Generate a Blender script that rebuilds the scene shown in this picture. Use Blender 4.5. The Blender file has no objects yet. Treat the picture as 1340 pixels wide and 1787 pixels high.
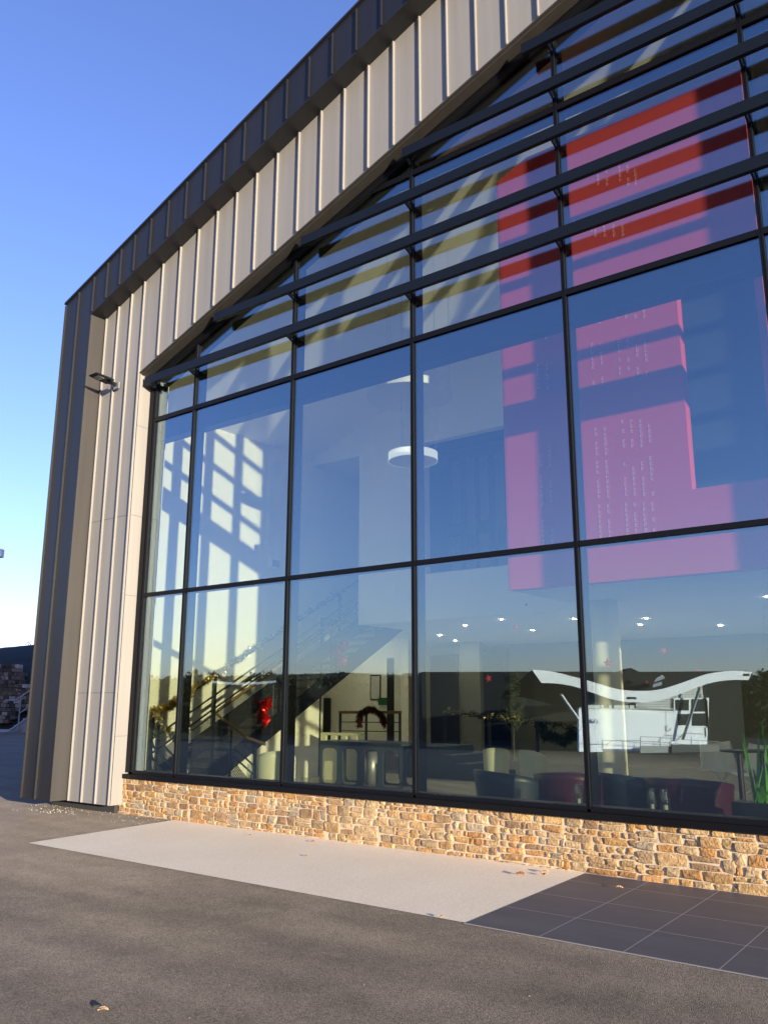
import bpy, math, random
from mathutils import Vector, Matrix
random.seed(7)
S = bpy.context.scene
COL = S.collection

# ------------------------------------------------------------------ camera
F_PX, CX, CY, H_PX, W_PX = 1478.0, 670.0, 893.5, 1787.0, 1340.0
CAM = Vector((0.0, -7.7, 1.509))
RX = Vector((0.79358399, 0.6084566, 0.00223927))      # image right, in the world
DN = Vector((-0.13251904, 0.17642848, -0.97535209))   # image down
FW = Vector((-0.59385448, 0.77372706, 0.2206429))     # view direction
cam_d = bpy.data.cameras.new("camera")
cam = bpy.data.objects.new("camera", cam_d); COL.objects.link(cam)
cam.matrix_world = Matrix(((RX.x, -DN.x, -FW.x, CAM.x), (RX.y, -DN.y, -FW.y, CAM.y), (RX.z, -DN.z, -FW.z, CAM.z), (0, 0, 0, 1)))
cam_d.sensor_fit = 'VERTICAL'; cam_d.sensor_height = 24.0; cam_d.lens = 24.0 * F_PX / H_PX
cam_d.clip_start = 0.05; cam_d.clip_end = 3000
S.camera = cam

# ------------------------------------------------------------------ light
SUN = Vector((1.0, -0.38, 0.136)).normalized()
el = math.asin(SUN.z); az = math.atan2(SUN.x, SUN.y)
w = bpy.data.worlds.new("World"); S.world = w; w.use_nodes = True
nt = w.node_tree; bg = nt.nodes['Background']
sky = nt.nodes.new('ShaderNodeTexSky'); sky.sky_type = 'NISHITA'; sky.sun_disc = False
sky.sun_elevation = el; sky.sun_rotation = az
sky.air_density = 1.0; sky.dust_density = 0.3; sky.ozone_density = 3.0; sky.altitude = 100
tint = nt.nodes.new('ShaderNodeMix'); tint.data_type = 'RGBA'; tint.blend_type = 'MULTIPLY'; tint.inputs[0].default_value = 1.0
tint.inputs[7].default_value = (1.12, .92, 1.25, 1)       # the clear winter blue of the day
nt.links.new(sky.outputs[0], tint.inputs[6]); nt.links.new(tint.outputs[2], bg.inputs[0]); bg.inputs[1].default_value = 0.15
sl = bpy.data.lights.new("sun", 'SUN'); sl.energy = 5.0; sl.angle = math.radians(0.5); sl.color = (1.0, 0.85, 0.66)
so = bpy.data.objects.new("sun", sl); COL.objects.link(so)
so.rotation_euler = SUN.to_track_quat('Z', 'Y').to_euler()
S.view_settings.view_transform = 'Standard'; S.view_settings.look = 'None'
S.view_settings.exposure = 1.2; S.view_settings.gamma = 1.0
S.render.engine = 'CYCLES'
S.cycles.max_bounces = 10; S.cycles.diffuse_bounces = 8; S.cycles.glossy_bounces = 5
S.cycles.transparent_max_bounces = 24; S.cycles.use_denoising = True
S.cycles.caustics_reflective = False; S.cycles.caustics_refractive = False
S.cycles.sample_clamp_indirect = 6.0

# ------------------------------------------------------------------ helpers
def at(px, py, Y):
    "point of the plane y = Y seen at a pixel of the photograph"
    r = RX * (px - CX) + DN * (py - CY) + FW * F_PX
    return CAM + r * ((Y - CAM.y) / r.y)
def atx(px, py, X):
    r = RX * (px - CX) + DN * (py - CY) + FW * F_PX
    return CAM + r * (X / r.x)
def atz(px, py, Z):
    r = RX * (px - CX) + DN * (py - CY) + FW * F_PX
    return CAM + r * ((Z - CAM.z) / r.z)
YG = 0.03
def mirror(px, py, d):
    "real place of something seen reflected in the glass at forward distance d"
    r = RX * (px - CX) + DN * (py - CY) + FW * F_PX
    p = CAM + r * (d / F_PX)
    return Vector((p.x, 2 * YG - p.y, p.z))

class MB:
    def __init__(s): s.v = []; s.f = []; s.m = []; s.c = []
    def add(s, vs, fs, mi=0, col=None):
        b = len(s.v); s.v += [Vector(v) for v in vs]
        for f in fs: s.f.append([b + i for i in f]); s.m.append(mi); s.c.append(col)
        return s
    def box(s, x0, x1, y0, y1, z0, z1, mi=0, col=None):
        return s.add([(x0,y0,z0),(x1,y0,z0),(x1,y1,z0),(x0,y1,z0),(x0,y0,z1),(x1,y0,z1),(x1,y1,z1),(x0,y1,z1)],
            [(0,3,2,1),(4,5,6,7),(0,1,5,4),(1,2,6,5),(2,3,7,6),(3,0,4,7)], mi, col)
    def hexa(s, p8, mi=0, col=None):
        return s.add(p8, [(0,3,2,1),(4,5,6,7),(0,1,5,4),(1,2,6,5),(2,3,7,6),(3,0,4,7)], mi, col)
    def prism(s, poly, a, b, axis='y', mi=0):
        n = len(poly)
        def P(p, t):
            return {'y': (p[0], t, p[1]), 'x': (t, p[0], p[1]), 'z': (p[0], p[1], t)}[axis]
        vs = [P(p, a) for p in poly] + [P(p, b) for p in poly]
        fs = [list(range(n)), list(range(2*n-1, n-1, -1))] + [(i+n, (i+1) % n + n, (i+1) % n, i) for i in range(n)]
        if axis == 'y':
            pass
        return s.add(vs, fs, mi)
    def tube(s, pts, r, n=8, mi=0, closed=False, r2=None):
        pts = [Vector(p) for p in pts]; b = len(s.v); k = len(pts)
        up = None
        for i, p in enumerate(pts):
            if closed: d = pts[(i+1) % k] - pts[i-1]
            else: d = pts[min(i+1, k-1)] - pts[max(i-1, 0)]
            d = d.normalized()
            if up is None: up = Vector((0,0,1)) if abs(d.z) < .9 else Vector((1,0,0))
            a = d.cross(up).normalized(); c = a.cross(d).normalized(); up = c
            rr = r[i] if isinstance(r, (list, tuple)) else r
            for j in range(n):
                t = 2*math.pi*j/n
                s.v.append(p + a*math.cos(t)*rr + c*math.sin(t)*rr)
        for i in range(k if closed else k-1):
            for j in range(n):
                i2 = (i+1) % k
                s.f.append([b+i*n+j, b+i*n+(j+1)%n, b+i2*n+(j+1)%n, b+i2*n+j]); s.m.append(mi); s.c.append(None)
        if not closed:
            s.f.append([b+j for j in range(n)][::-1]); s.m.append(mi); s.c.append(None)
            s.f.append([b+(k-1)*n+j for j in range(n)]); s.m.append(mi); s.c.append(None)
        return s
    def lathe(s, prof, n=24, c=(0,0,0), mi=0, cap=True):
        b = len(s.v); k = len(prof); c = Vector(c)
        for r, z in prof:
            for j in range(n):
                t = 2*math.pi*j/n; s.v.append(c + Vector((r*math.cos(t), r*math.sin(t), z)))
        for i in range(k-1):
            for j in range(n):
                s.f.append([b+i*n+j, b+i*n+(j+1)%n, b+(i+1)*n+(j+1)%n, b+(i+1)*n+j]); s.m.append(mi); s.c.append(None)
        if cap:
            s.f.append([b+j for j in range(n)][::-1]); s.m.append(mi); s.c.append(None)
            s.f.append([b+(k-1)*n+j for j in range(n)]); s.m.append(mi); s.c.append(None)
        return s
    def split(s, name, mats, parent=None, **k):
        "each separate piece becomes an object of its own"
        par = list(range(len(s.v)))
        def root(i):
            while par[i] != i: par[i] = par[par[i]]; i = par[i]
            return i
        for f in s.f:
            for i in f[1:]: par[root(i)] = root(f[0])
        groups = {}
        for fi, f in enumerate(s.f): groups.setdefault(root(f[0]), []).append(fi)
        out = []
        for fs in groups.values():
            b = MB(); mp = {}
            for fi in fs:
                nf = []
                for i in s.f[fi]:
                    if i not in mp: mp[i] = len(b.v); b.v.append(s.v[i])
                    nf.append(mp[i])
                b.f.append(nf); b.m.append(s.m[fi]); b.c.append(s.c[fi])
            out.append(b.build(name, mats, parent, **k))
        return out
    def build(s, name, mats, parent=None, smooth=False, bevel=0.0, fix=True):
        off = parent_world(parent)
        me = bpy.data.meshes.new(name)
        me.from_pydata([tuple(v - off) for v in s.v], [], s.f)
        if not isinstance(mats, (list, tuple)): mats = [mats]
        for m in mats: me.materials.append(m)
        me.polygons.foreach_set('material_index', s.m)
        if any(c is not None for c in s.c):
            at_ = me.color_attributes.new('tone', 'FLOAT_COLOR', 'CORNER')
            for p in me.polygons:
                c = s.c[p.index] or (0.5, 0.5, 0.5)
                for li in p.loop_indices: at_.data[li].color = (c[0], c[1], c[2], 1)
        if fix:
            import bmesh
            bm = bmesh.new(); bm.from_mesh(me); bmesh.ops.recalc_face_normals(bm, faces=bm.faces)
            bm.to_mesh(me); bm.free()
        if smooth: me.polygons.foreach_set('use_smooth', [True]*len(me.polygons))
        me.update()
        o = bpy.data.objects.new(name, me); COL.objects.link(o)
        if parent is not None: o.parent = parent
        if bevel:
            b = o.modifiers.new('bevel', 'BEVEL'); b.width = bevel; b.segments = 2; b.limit_method = 'ANGLE'
        return o
def parent_world(p):
    off = Vector((0,0,0))
    while p is not None: off += p.location; p = p.parent
    return off
def tag(o, label, cat=None, group=None, kind=None):
    o['label'] = label
    if cat: o['category'] = cat
    if group: o['group'] = group
    if kind: o['kind'] = kind
    return o
def empty(name, loc, label, cat, group=None):
    o = bpy.data.objects.new(name, None); COL.objects.link(o); o.location = loc; o.empty_display_size = .2
    return tag(o, label, cat, group)
def copy_tree(o, parent=None):
    c = o.copy(); COL.objects.link(c); c.parent = parent
    for ch in list(o.children): copy_tree(ch, c)
    return c

# ------------------------------------------------------------------ materials
def mat(name, col, rough=.6, metal=0.0, spec=0.5, var=0.0, vscale=3.0, bump=0.0, bscale=60.0, emit=None, estr=0, coat=0):
    m = bpy.data.materials.new(name); m.use_nodes = True; n = m.node_tree; b = n.nodes['Principled BSDF']
    b.inputs['Roughness'].default_value = rough; b.inputs['Metallic'].default_value = metal
    b.inputs['Specular IOR Level'].default_value = spec; b.inputs['Coat Weight'].default_value = coat
    c4 = (*col, 1)
    tc = n.nodes.new('ShaderNodeTexCoord')
    nz = n.nodes.new('ShaderNodeTexNoise'); nz.inputs['Scale'].default_value = vscale; nz.inputs['Detail'].default_value = 5
    n.links.new(tc.outputs['Object'], nz.inputs['Vector'])
    mx = n.nodes.new('ShaderNodeMix'); mx.data_type = 'RGBA'
    v = max(var, .03)
    mx.inputs[6].default_value = tuple(x*(1-v) for x in col) + (1,); mx.inputs[7].default_value = tuple(min(1, x*(1+v)) for x in col) + (1,)
    n.links.new(nz.outputs['Fac'], mx.inputs[0]); n.links.new(mx.outputs[2], b.inputs['Base Color'])
    if bump:
        n2 = n.nodes.new('ShaderNodeTexNoise'); n2.inputs['Scale'].default_value = bscale; n2.inputs['Detail'].default_value = 4
        n.links.new(tc.outputs['Object'], n2.inputs['Vector'])
        bp = n.nodes.new('ShaderNodeBump'); bp.inputs['Strength'].default_value = bump; bp.inputs['Distance'].default_value = .01
        n.links.new(n2.outputs['Fac'], bp.inputs['Height']); n.links.new(bp.outputs[0], b.inputs['Normal'])
    if emit:
        b.inputs['Emission Color'].default_value = (*emit, 1); b.inputs['Emission Strength'].default_value = estr
    return m
def streaks(m, amt=.12):
    n = m.node_tree; b = n.nodes['Principled BSDF']; src = b.inputs['Base Color'].links[0].from_socket
    tc = n.nodes.new('ShaderNodeTexCoord'); mp = n.nodes.new('ShaderNodeMapping'); mp.inputs['Scale'].default_value = (9, 9, .35); n.links.new(tc.outputs['Object'], mp.inputs[0])
    nz = n.nodes.new('ShaderNodeTexNoise'); nz.inputs['Scale'].default_value = 1.0; nz.inputs['Detail'].default_value = 6; n.links.new(mp.outputs[0], nz.inputs['Vector'])
    mr = n.nodes.new('ShaderNodeMapRange'); mr.inputs['From Min'].default_value = .3; mr.inputs['From Max'].default_value = .7; mr.inputs['To Min'].default_value = 1-amt; mr.inputs['To Max'].default_value = 1+amt*.6
    n.links.new(nz.outputs['Fac'], mr.inputs['Value'])
    vm = n.nodes.new('ShaderNodeVectorMath'); vm.operation = 'SCALE'; n.links.new(src, vm.inputs[0]); n.links.new(mr.outputs[0], vm.inputs['Scale']); n.links.new(vm.outputs[0], b.inputs['Base Color'])
def glass_mat(name, tint, refl, f0):
    m = bpy.data.materials.new(name); m.use_nodes = True; n = m.node_tree
    for x in list(n.nodes):
        if x.type != 'OUTPUT_MATERIAL': n.nodes.remove(x)
    out = [x for x in n.nodes if x.type == 'OUTPUT_MATERIAL'][0]
    tr = n.nodes.new('ShaderNodeBsdfTransparent'); tr.inputs[0].default_value = (*tint, 1)
    gl = n.nodes.new('ShaderNodeBsdfGlossy'); gl.inputs['Color'].default_value = (*refl, 1); gl.inputs['Roughness'].default_value = 0.0
    lw = n.nodes.new('ShaderNodeLayerWeight'); lw.inputs['Blend'].default_value = 0.5
    pw = n.nodes.new('ShaderNodeMath'); pw.operation = 'POWER'; pw.inputs[1].default_value = 4.0
    mr = n.nodes.new('ShaderNodeMapRange'); mr.inputs['To Min'].default_value = f0; mr.inputs['To Max'].default_value = 1.0
    mix = n.nodes.new('ShaderNodeMixShader')
    n.links.new(lw.outputs['Facing'], pw.inputs[0]); n.links.new(pw.outputs[0], mr.inputs['Value'])
    n.links.new(mr.outputs[0], mix.inputs[0]); n.links.new(tr.outputs[0], mix.inputs[1]); n.links.new(gl.outputs[0], mix.inputs[2])
    # very slight pillowing of the panes, as float glass has
    tc = n.nodes.new('ShaderNodeTexCoord'); nz = n.nodes.new('ShaderNodeTexNoise'); nz.inputs['Scale'].default_value = .55; nz.inputs['Detail'].default_value = 0
    bp = n.nodes.new('ShaderNodeBump'); bp.inputs['Strength'].default_value = .10; bp.inputs['Distance'].default_value = .02
    n.links.new(tc.outputs['Object'], nz.inputs['Vector']); n.links.new(nz.outputs['Fac'], bp.inputs['Height']); n.links.new(bp.outputs[0], gl.inputs['Normal'])
    n.links.new(mix.outputs[0], out.inputs[0])
    return m
def mesh_mat(name, col, scale):
    "perforated sheet: staggered round holes cut through"
    m = mat(name, col, .4, .6); n = m.node_tree; b = n.nodes['Principled BSDF']
    tc = n.nodes.new('ShaderNodeTexCoord'); sx = n.nodes.new('ShaderNodeSeparateXYZ'); n.links.new(tc.outputs['Object'], sx.inputs[0])
    ad = n.nodes.new('ShaderNodeMath'); ad.operation = 'ADD'; n.links.new(sx.outputs[0], ad.inputs[0]); n.links.new(sx.outputs[1], ad.inputs[1])
    def sn(src, k):
        a = n.nodes.new('ShaderNodeMath'); a.operation = 'MULTIPLY'; a.inputs[1].default_value = k; n.links.new(src, a.inputs[0])
        s_ = n.nodes.new('ShaderNodeMath'); s_.operation = 'SINE'; n.links.new(a.outputs[0], s_.inputs[0]); return s_.outputs[0]
    p = n.nodes.new('ShaderNodeMath'); p.operation = 'MULTIPLY'; n.links.new(sn(ad.outputs[0], scale), p.inputs[0]); n.links.new(sn(sx.outputs[2], scale), p.inputs[1])
    g = n.nodes.new('ShaderNodeMath'); g.operation = 'LESS_THAN'; g.inputs[1].default_value = .38; n.links.new(p.outputs[0], g.inputs[0])
    n.links.new(g.outputs[0], b.inputs['Alpha'])
    return m

M = {}
M['dark_clad'] = mat('anthracite_cladding', (.0125,.0130,.0150), .42, 0, .5, .16, .9, .25, 1.2)
M['beige'] = mat('beige_cladding', (.262,.255,.234), .5, .05, .4, .07, .9, .22, 1.1)
M['taupe'] = mat('taupe_return', (.048,.046,.042), .5, .1, .5, .09, .9)
streaks(M['dark_clad'], .16); streaks(M['beige'], .09); streaks(M['taupe'], .14)
M['joint'] = mat('joint_line', (.03,.03,.03), .9)
M['frame'] = mat('black_aluminium', (.0045,.005,.0065), .5, 0, .2)
M['louver'] = mat('louvre_aluminium', (.004,.006,.009), .45, 0, .3)
M['steel'] = mat('bright_steel', (.75,.75,.75), .18, 1.0)
M['galv'] = mat('galvanised_steel', (.42,.43,.44), .45, .7, .5, .12, 20)
M['sill'] = mat('black_sill', (.004,.004,.0045), .5, 0, .2)
M['glass'] = glass_mat('facade_glass', (.945,.975,.885), (.66,.85,1.0), .235)
M['plaster'] = mat('cream_plaster', (.88,.87,.76), .85, 0, .2, .03, 1)
M['plaster_white'] = mat('white_plaster', (.88,.88,.85), .9, 0, .2, .02, 1)
M['pink'] = mat('pink_plaster', (.70,.085,.115), .75, 0, .3, .03, 1)
M['pinkmark'] = mat('pale_pink_mark', (.86,.42,.50), .8)
M['ifloor'] = mat('beige_tile_floor', (.58,.54,.46), .22, 0, .5, .08, 2)
M['dgrey'] = mat('dark_grey_wall', (.10,.11,.12), .8)
M['dimwall'] = mat('dim_rear_wall', (.16,.16,.13), .9)  # rear dimness put into the colour; the plaster itself is cream
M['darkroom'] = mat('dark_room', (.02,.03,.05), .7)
M['stair'] = mat('dark_blue_steel', (.025,.030,.045), .35, .4)
M['tread'] = mat('grey_tread', (.16,.16,.15), .7)
M['wood'] = mat('oak_handrail', (.20,.12,.06), .45, 0, .5, .15, 30)
M['perf'] = mesh_mat('perforated_steel', (.06,.065,.08), 150)
M['lampsun'] = mat('sun_glow_lamp_shade', (.9,.9,.9), .5, emit=(1,.97,.92), estr=.32)  # weak glow stands in for sunlight falling on the lower pendant
M['lampwhite'] = mat('white_lamp_shade', (.85,.85,.85), .5, 0, .5)
M['downlight'] = mat('lit_downlight', (.9,.9,.9), .5, emit=(1, .93, .8), estr=420)
M['red'] = mat('red_foil', (.62,.015,.01), .22, .55)
M['star'] = mat('red_paper', (.62,.03,.07), .7)
M['cream_plastic'] = mat('cream_plastic', (.72,.72,.50), .4)
M['navy_plastic'] = mat('navy_plastic', (.022,.036,.060), .42)
M['plum_plastic'] = mat('plum_plastic', (.06,.010,.035), .4)
M['white_plastic'] = mat('white_plastic', (.82,.82,.76), .4)
M['slate_plastic'] = mat('slate_plastic', (.055,.07,.08), .45)
M['blackp'] = mat('black_plastic', (.012,.012,.013), .4)
M['leafgreen'] = mat('green_leaf', (.12,.42,.04), .4, 0, .5, .3, 6)
M['fir'] = mat('dark_fir', (.015,.035,.022), .7, 0, .3, .3, 30)
M['gold'] = mat('gold_tinsel', (.55,.42,.12), .3, .8)
M['silver'] = mat('silver_tinsel', (.62,.64,.68), .25, .9)
M['wine'] = mat('dark_red_tinsel', (.075,.010,.008), .45, .3)
M['clearglass'] = glass_mat('clear_glass', (.93,.95,.93), (1, 1, 1), .10)
M['candle'] = mat('wax', (.75,.73,.62), .5)
M['paper'] = mat('paper', (.62,.62,.58), .8)
M['green_sign'] = mat('green_sign', (.02,.14,.06), .5)
M['bark'] = mat('bark', (.10,.075,.055), .9, 0, .2, .3, 12, .5, 40)
M['birch'] = mat('autumn_foliage', (.10,.11,.035), .7, 0, .2, .35, 3)
M['hedge'] = mat('dark_foliage', (.012,.017,.008), .8, 0, .2, .4, 1.5)
M['leaf'] = mat('dry_leaf', (.28,.12,.04), .7, 0, .3, .4, 40)
M['leafpale'] = mat('pale_dry_leaf', (.50,.34,.18), .7, 0, .3, .3, 40)
M['wwall'] = mat('white_render', (.86,.87,.88), .7, 0, .3, .03, .6)
M['wmetal'] = mat('white_sheet_metal', (.74,.75,.76), .4, .1, .5, .03, 1)
M['siding'] = mat('pale_siding', (.55,.56,.56), .6)
M['darkwin'] = mat('dark_window', (.03,.035,.04), .08, 0, .8)
M['concrete'] = mat('concrete', (.30,.30,.29), .85, 0, .3, .15, 2, .3, 30)
M['geotex'] = mat('dark_geotextile', (.022,.032,.034), .8, 0, .3, .5, 1.2, .6, 3)
M['signblue'] = mat('blue_lettering', (.03,.10,.25), .6)
M['signgrey'] = mat('grey_lettering', (.12,.13,.15), .6)
M['grout'] = mat('pale_grout', (.50,.46,.40), .9, 0, .2, .1, 40)

def asphalt():
    m = bpy.data.materials.new('asphalt'); m.use_nodes = True; n = m.node_tree; b = n.nodes['Principled BSDF']
    b.inputs['Roughness'].default_value = .8; b.inputs['Specular IOR Level'].default_value = .25; b.inputs['Diffuse Roughness'].default_value = 1.0
    tc = n.nodes.new('ShaderNodeTexCoord')
    def noise(sc, det=6, ro=.6):
        x = n.nodes.new('ShaderNodeTexNoise'); x.inputs['Scale'].default_value = sc; x.inputs['Detail'].default_value = det; x.inputs['Roughness'].default_value = ro
        n.links.new(tc.outputs['Object'], x.inputs['Vector']); return x
    vor = n.nodes.new('ShaderNodeTexVoronoi'); vor.inputs['Scale'].default_value = 130; n.links.new(tc.outputs['Object'], vor.inputs['Vector'])
    big = noise(.45, 4); mid = noise(3.5, 6, .7)
    mpd = n.nodes.new('ShaderNodeMapping'); mpd.inputs['Scale'].default_value = (.25, 1.6, 1); mpd.inputs['Rotation'].default_value = (0, 0, .35)
    n.links.new(tc.outputs['Object'], mpd.inputs[0]); st = n.nodes.new('ShaderNodeTexNoise'); st.inputs['Scale'].default_value = 1.3; st.inputs['Detail'].default_value = 5; n.links.new(mpd.outputs[0], st.inputs['Vector'])
    r1 = n.nodes.new('ShaderNodeValToRGB'); e = r1.color_ramp.elements
    e[0].position = .32; e[0].color = (.060,.053,.044,1); e[1].position = .64; e[1].color = (.162,.142,.113,1)
    a1 = n.nodes.new('ShaderNodeMath'); a1.operation = 'ADD'; n.links.new(big.outputs['Fac'], a1.inputs[0]); n.links.new(mid.outputs['Fac'], a1.inputs[1])
    a2 = n.nodes.new('ShaderNodeMath'); a2.operation = 'ADD'; n.links.new(a1.outputs[0], a2.inputs[0]); n.links.new(st.outputs['Fac'], a2.inputs[1])
    a3 = n.nodes.new('ShaderNodeMath'); a3.operation = 'MULTIPLY'; a3.inputs[1].default_value = .3333; n.links.new(a2.outputs[0], a3.inputs[0]); n.links.new(a3.outputs[0], r1.inputs[0])
    # stones of the aggregate, each with its own tone
    r2 = n.nodes.new('ShaderNodeValToRGB'); e = r2.color_ramp.elements
    e[0].position = .0; e[0].color = (.5,.5,.5,1); e[1].position = 1; e[1].color = (1.55,1.5,1.45,1)
    sp = n.nodes.new('ShaderNodeSeparateColor'); n.links.new(vor.outputs['Color'], sp.inputs[0]); n.links.new(sp.outputs[0], r2.inputs[0])
    mx = n.nodes.new('ShaderNodeMix'); mx.data_type = 'RGBA'; mx.blend_type = 'MULTIPLY'; mx.inputs[0].default_value = .8
    n.links.new(r1.outputs[0], mx.inputs[6]); n.links.new(r2.outputs[0], mx.inputs[7]); n.links.new(mx.outputs[2], b.inputs['Base Color'])
    n2 = noise(60, 3); bp = n.nodes.new('ShaderNodeBump'); bp.inputs['Strength'].default_value = .42; bp.inputs['Distance'].default_value = .006
    hh = n.nodes.new('ShaderNodeMath'); hh.operation = 'SUBTRACT'; n.links.new(n2.outputs['Fac'], hh.inputs[0]); n.links.new(vor.outputs['Distance'], hh.inputs[1])
    n.links.new(hh.outputs[0], bp.inputs['Height']); n.links.new(bp.outputs[0], b.inputs['Normal'])
    return m
M['asphalt'] = asphalt()
def speckled(name, lo, hi, scale, bump):
    m = bpy.data.materials.new(name); m.use_nodes = True; n = m.node_tree; b = n.nodes['Principled BSDF']
    b.inputs['Roughness'].default_value = .8; b.inputs['Specular IOR Level'].default_value = .25
    tc = n.nodes.new('ShaderNodeTexCoord')
    v = n.nodes.new('ShaderNodeTexVoronoi'); v.inputs['Scale'].default_value = scale; n.links.new(tc.outputs['Object'], v.inputs['Vector'])
    nz = n.nodes.new('ShaderNodeTexNoise'); nz.inputs['Scale'].default_value = 1.1; nz.inputs['Detail'].default_value = 6; n.links.new(tc.outputs['Object'], nz.inputs['Vector'])
    sp = n.nodes.new('ShaderNodeSeparateColor'); n.links.new(v.outputs['Color'], sp.inputs[0])
    ad = n.nodes.new('ShaderNodeMath'); ad.operation = 'MULTIPLY_ADD'; ad.inputs[1].default_value = .5; n.links.new(sp.outputs[0], ad.inputs[0])
    m2 = n.nodes.new('ShaderNodeMath'); m2.operation = 'MULTIPLY'; m2.inputs[1].default_value = .5; n.links.new(nz.outputs['Fac'], m2.inputs[0]); n.links.new(m2.outputs[0], ad.inputs[2])
    r = n.nodes.new('ShaderNodeValToRGB'); e = r.color_ramp.elements; e[0].position = .24; e[0].color = (*lo, 1); e[1].position = .75; e[1].color = (*hi, 1)
    n.links.new(ad.outputs[0], r.inputs[0]); n.links.new(r.outputs[0], b.inputs['Base Color'])
    bp = n.nodes.new('ShaderNodeBump'); bp.inputs['Strength'].default_value = bump; bp.inputs['Distance'].default_value = .004
    n.links.new(v.outputs['Distance'], bp.inputs['Height']); n.links.new(bp.outputs[0], b.inputs['Normal'])
    return m
M['resin'] = speckled('pale_resin_gravel', (.86,.73,.51), (1.0,.89,.65), 110, .3)
def tile_mat():
    m = mat('slate_tile', (.085,.082,.088), .5, 0, .4, .38, 1.6, .12, 14); n = m.node_tree
    nz = [x for x in n.nodes if x.type == 'TEX_NOISE'][0]; tc = [x for x in n.nodes if x.type == 'TEX_COORD'][0]
    mp = n.nodes.new('ShaderNodeMapping'); mp.inputs['Scale'].default_value = (.5, 2.4, 1); n.links.new(tc.outputs['Object'], mp.inputs[0]); n.links.new(mp.outputs[0], nz.inputs['Vector'])
    return m
M['tile'] = tile_mat()
def stone_mat():
    m = bpy.data.materials.new('rubble_stone'); m.use_nodes = True; n = m.node_tree; b = n.nodes['Principled BSDF']
    b.inputs['Roughness'].default_value = .85; b.inputs['Specular IOR Level'].default_value = .25
    at_ = n.nodes.new('ShaderNodeAttribute'); at_.attribute_name = 'tone'
    tc = n.nodes.new('ShaderNodeTexCoord')
    nz = n.nodes.new('ShaderNodeTexNoise'); nz.inputs['Scale'].default_value = 16; nz.inputs['Detail'].default_value = 8; nz.inputs['Roughness'].default_value = .65
    n.links.new(tc.outputs['Object'], nz.inputs['Vector'])
    r = n.nodes.new('ShaderNodeValToRGB'); e = r.color_ramp.elements; e[0].position = .34; e[0].color = (.62,.59,.57,1); e[1].position = .66; e[1].color = (1.28,1.25,1.2,1)
    n.links.new(nz.outputs['Fac'], r.inputs[0])
    mx = n.nodes.new('ShaderNodeMix'); mx.data_type = 'RGBA'; mx.blend_type = 'MULTIPLY'; mx.inputs[0].default_value = 1
    n.links.new(at_.outputs['Color'], mx.inputs[6]); n.links.new(r.outputs[0], mx.inputs[7]); n.links.new(mx.outputs[2], b.inputs['Base Color'])
    n2 = n.nodes.new('ShaderNodeTexNoise'); n2.inputs['Scale'].default_value = 45; n2.inputs['Detail'].default_value = 6; n.links.new(tc.outputs['Object'], n2.inputs['Vector'])
    bp = n.nodes.new('ShaderNodeBump'); bp.inputs['Strength'].default_value = .9; bp.inputs['Distance'].default_value = .014
    n.links.new(n2.outputs['Fac'], bp.inputs['Height']); n.links.new(bp.outputs[0], b.inputs['Normal'])
    return m
M['stone'] = stone_mat()
M['mortar'] = mat('mortar', (.56,.46,.32), .9, 0, .2, .12, 12, .5, 60)

# ------------------------------------------------------------------ ground
def smooth(a, b, x):
    t = max(0, min(1, (x - a)/(b - a))); return t*t*(3-2*t)
def gz(x, y):
    z = 0.02*y if y < 0 else 0.0
    if y < -12: z = -.24 + .048*(y+12) if y > -50 else -.24 - .048*38
    # far rise opposite the facade (seen reflected) and behind the yard
    z += smooth(-92, -125, y) * (3.3 + .2*math.sin(x*.045))
    z += smooth(-66, -110, x) * 6
    return z
def frange(a, b, s):
    r = []; x = a
    while x < b: r.append(x); x += s
    r.append(b); return r
xs = sorted(set(frange(-400, -130, 30) + frange(-130, -20, 5) + frange(-20, 20, 2) + frange(20, 60, 5) + frange(60, 400, 30)))
ys = sorted(set(frange(-420, -130, 30) + frange(-130, -20, 4) + frange(-20, -8, 2) + frange(-8, 4, 2) + frange(4, 60, 6) + frange(60, 400, 30)))
g = MB(); nx = len(xs)
g.v = [Vector((x, y, gz(x, y))) for y in ys for x in xs]
for j in range(len(ys)-1):
    for i in range(nx-1):
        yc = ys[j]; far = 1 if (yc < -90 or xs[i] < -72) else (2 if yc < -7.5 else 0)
        g.f.append([j*nx+i, j*nx+i+1, (j+1)*nx+i+1, (j+1)*nx+i]); g.m.append(far); g.c.append(None)
M['grassdark'] = mat('rough_grass', (.030,.034,.016), .9, 0, .2, .5, .4)
M['asphalt_dimmed'] = mat('dimmed_far_asphalt', (.042,.041,.040), .9, 0, .2, .2, .3)  # shade put into the colour: asphalt darkened so its mirror image stays dim
gr = g.build('ground', [M['asphalt'], M['grassdark'], M['asphalt_dimmed']], None, smooth=True, fix=False); gr['kind'] = 'structure'

XA = 2.5                       # apex of the gable
def sheet(name, x0, x1, y0, y1, dz, m):
    b = MB(); b.add([(x0, y0, .02*y0+dz), (x1, y0, .02*y0+dz), (x1, y1, .02*y1+dz), (x0, y1, .02*y1+dz)], [(0,1,2,3)])
    o = b.build(name, m, None, fix=False); o['kind'] = 'structure'; return o
sheet('pale_paving', -9.37, -3.572, -2.075, -0.0, .006, M['resin'])
sheet('tile_bedding', -3.572, 5.4, -2.10, -0.0, .004, M['grout'])
tl = MB(); y = -.02; rows = [(-.035, -.372), (-.379, -.944), (-.951, -1.489), (-1.496, -2.078)]
x = -3.566
while x < 5.2:
    for (a, b_) in rows:
        x1 = min(x+.589, 5.38)
        v = [(x, a, .02*a+.0046), (x1, a, .02*a+.0046), (x1, b_, .02*b_+.0046), (x, b_, .02*b_+.0046)]
        tl.add(v, [(3,2,1,0)])
    x += .596
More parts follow.
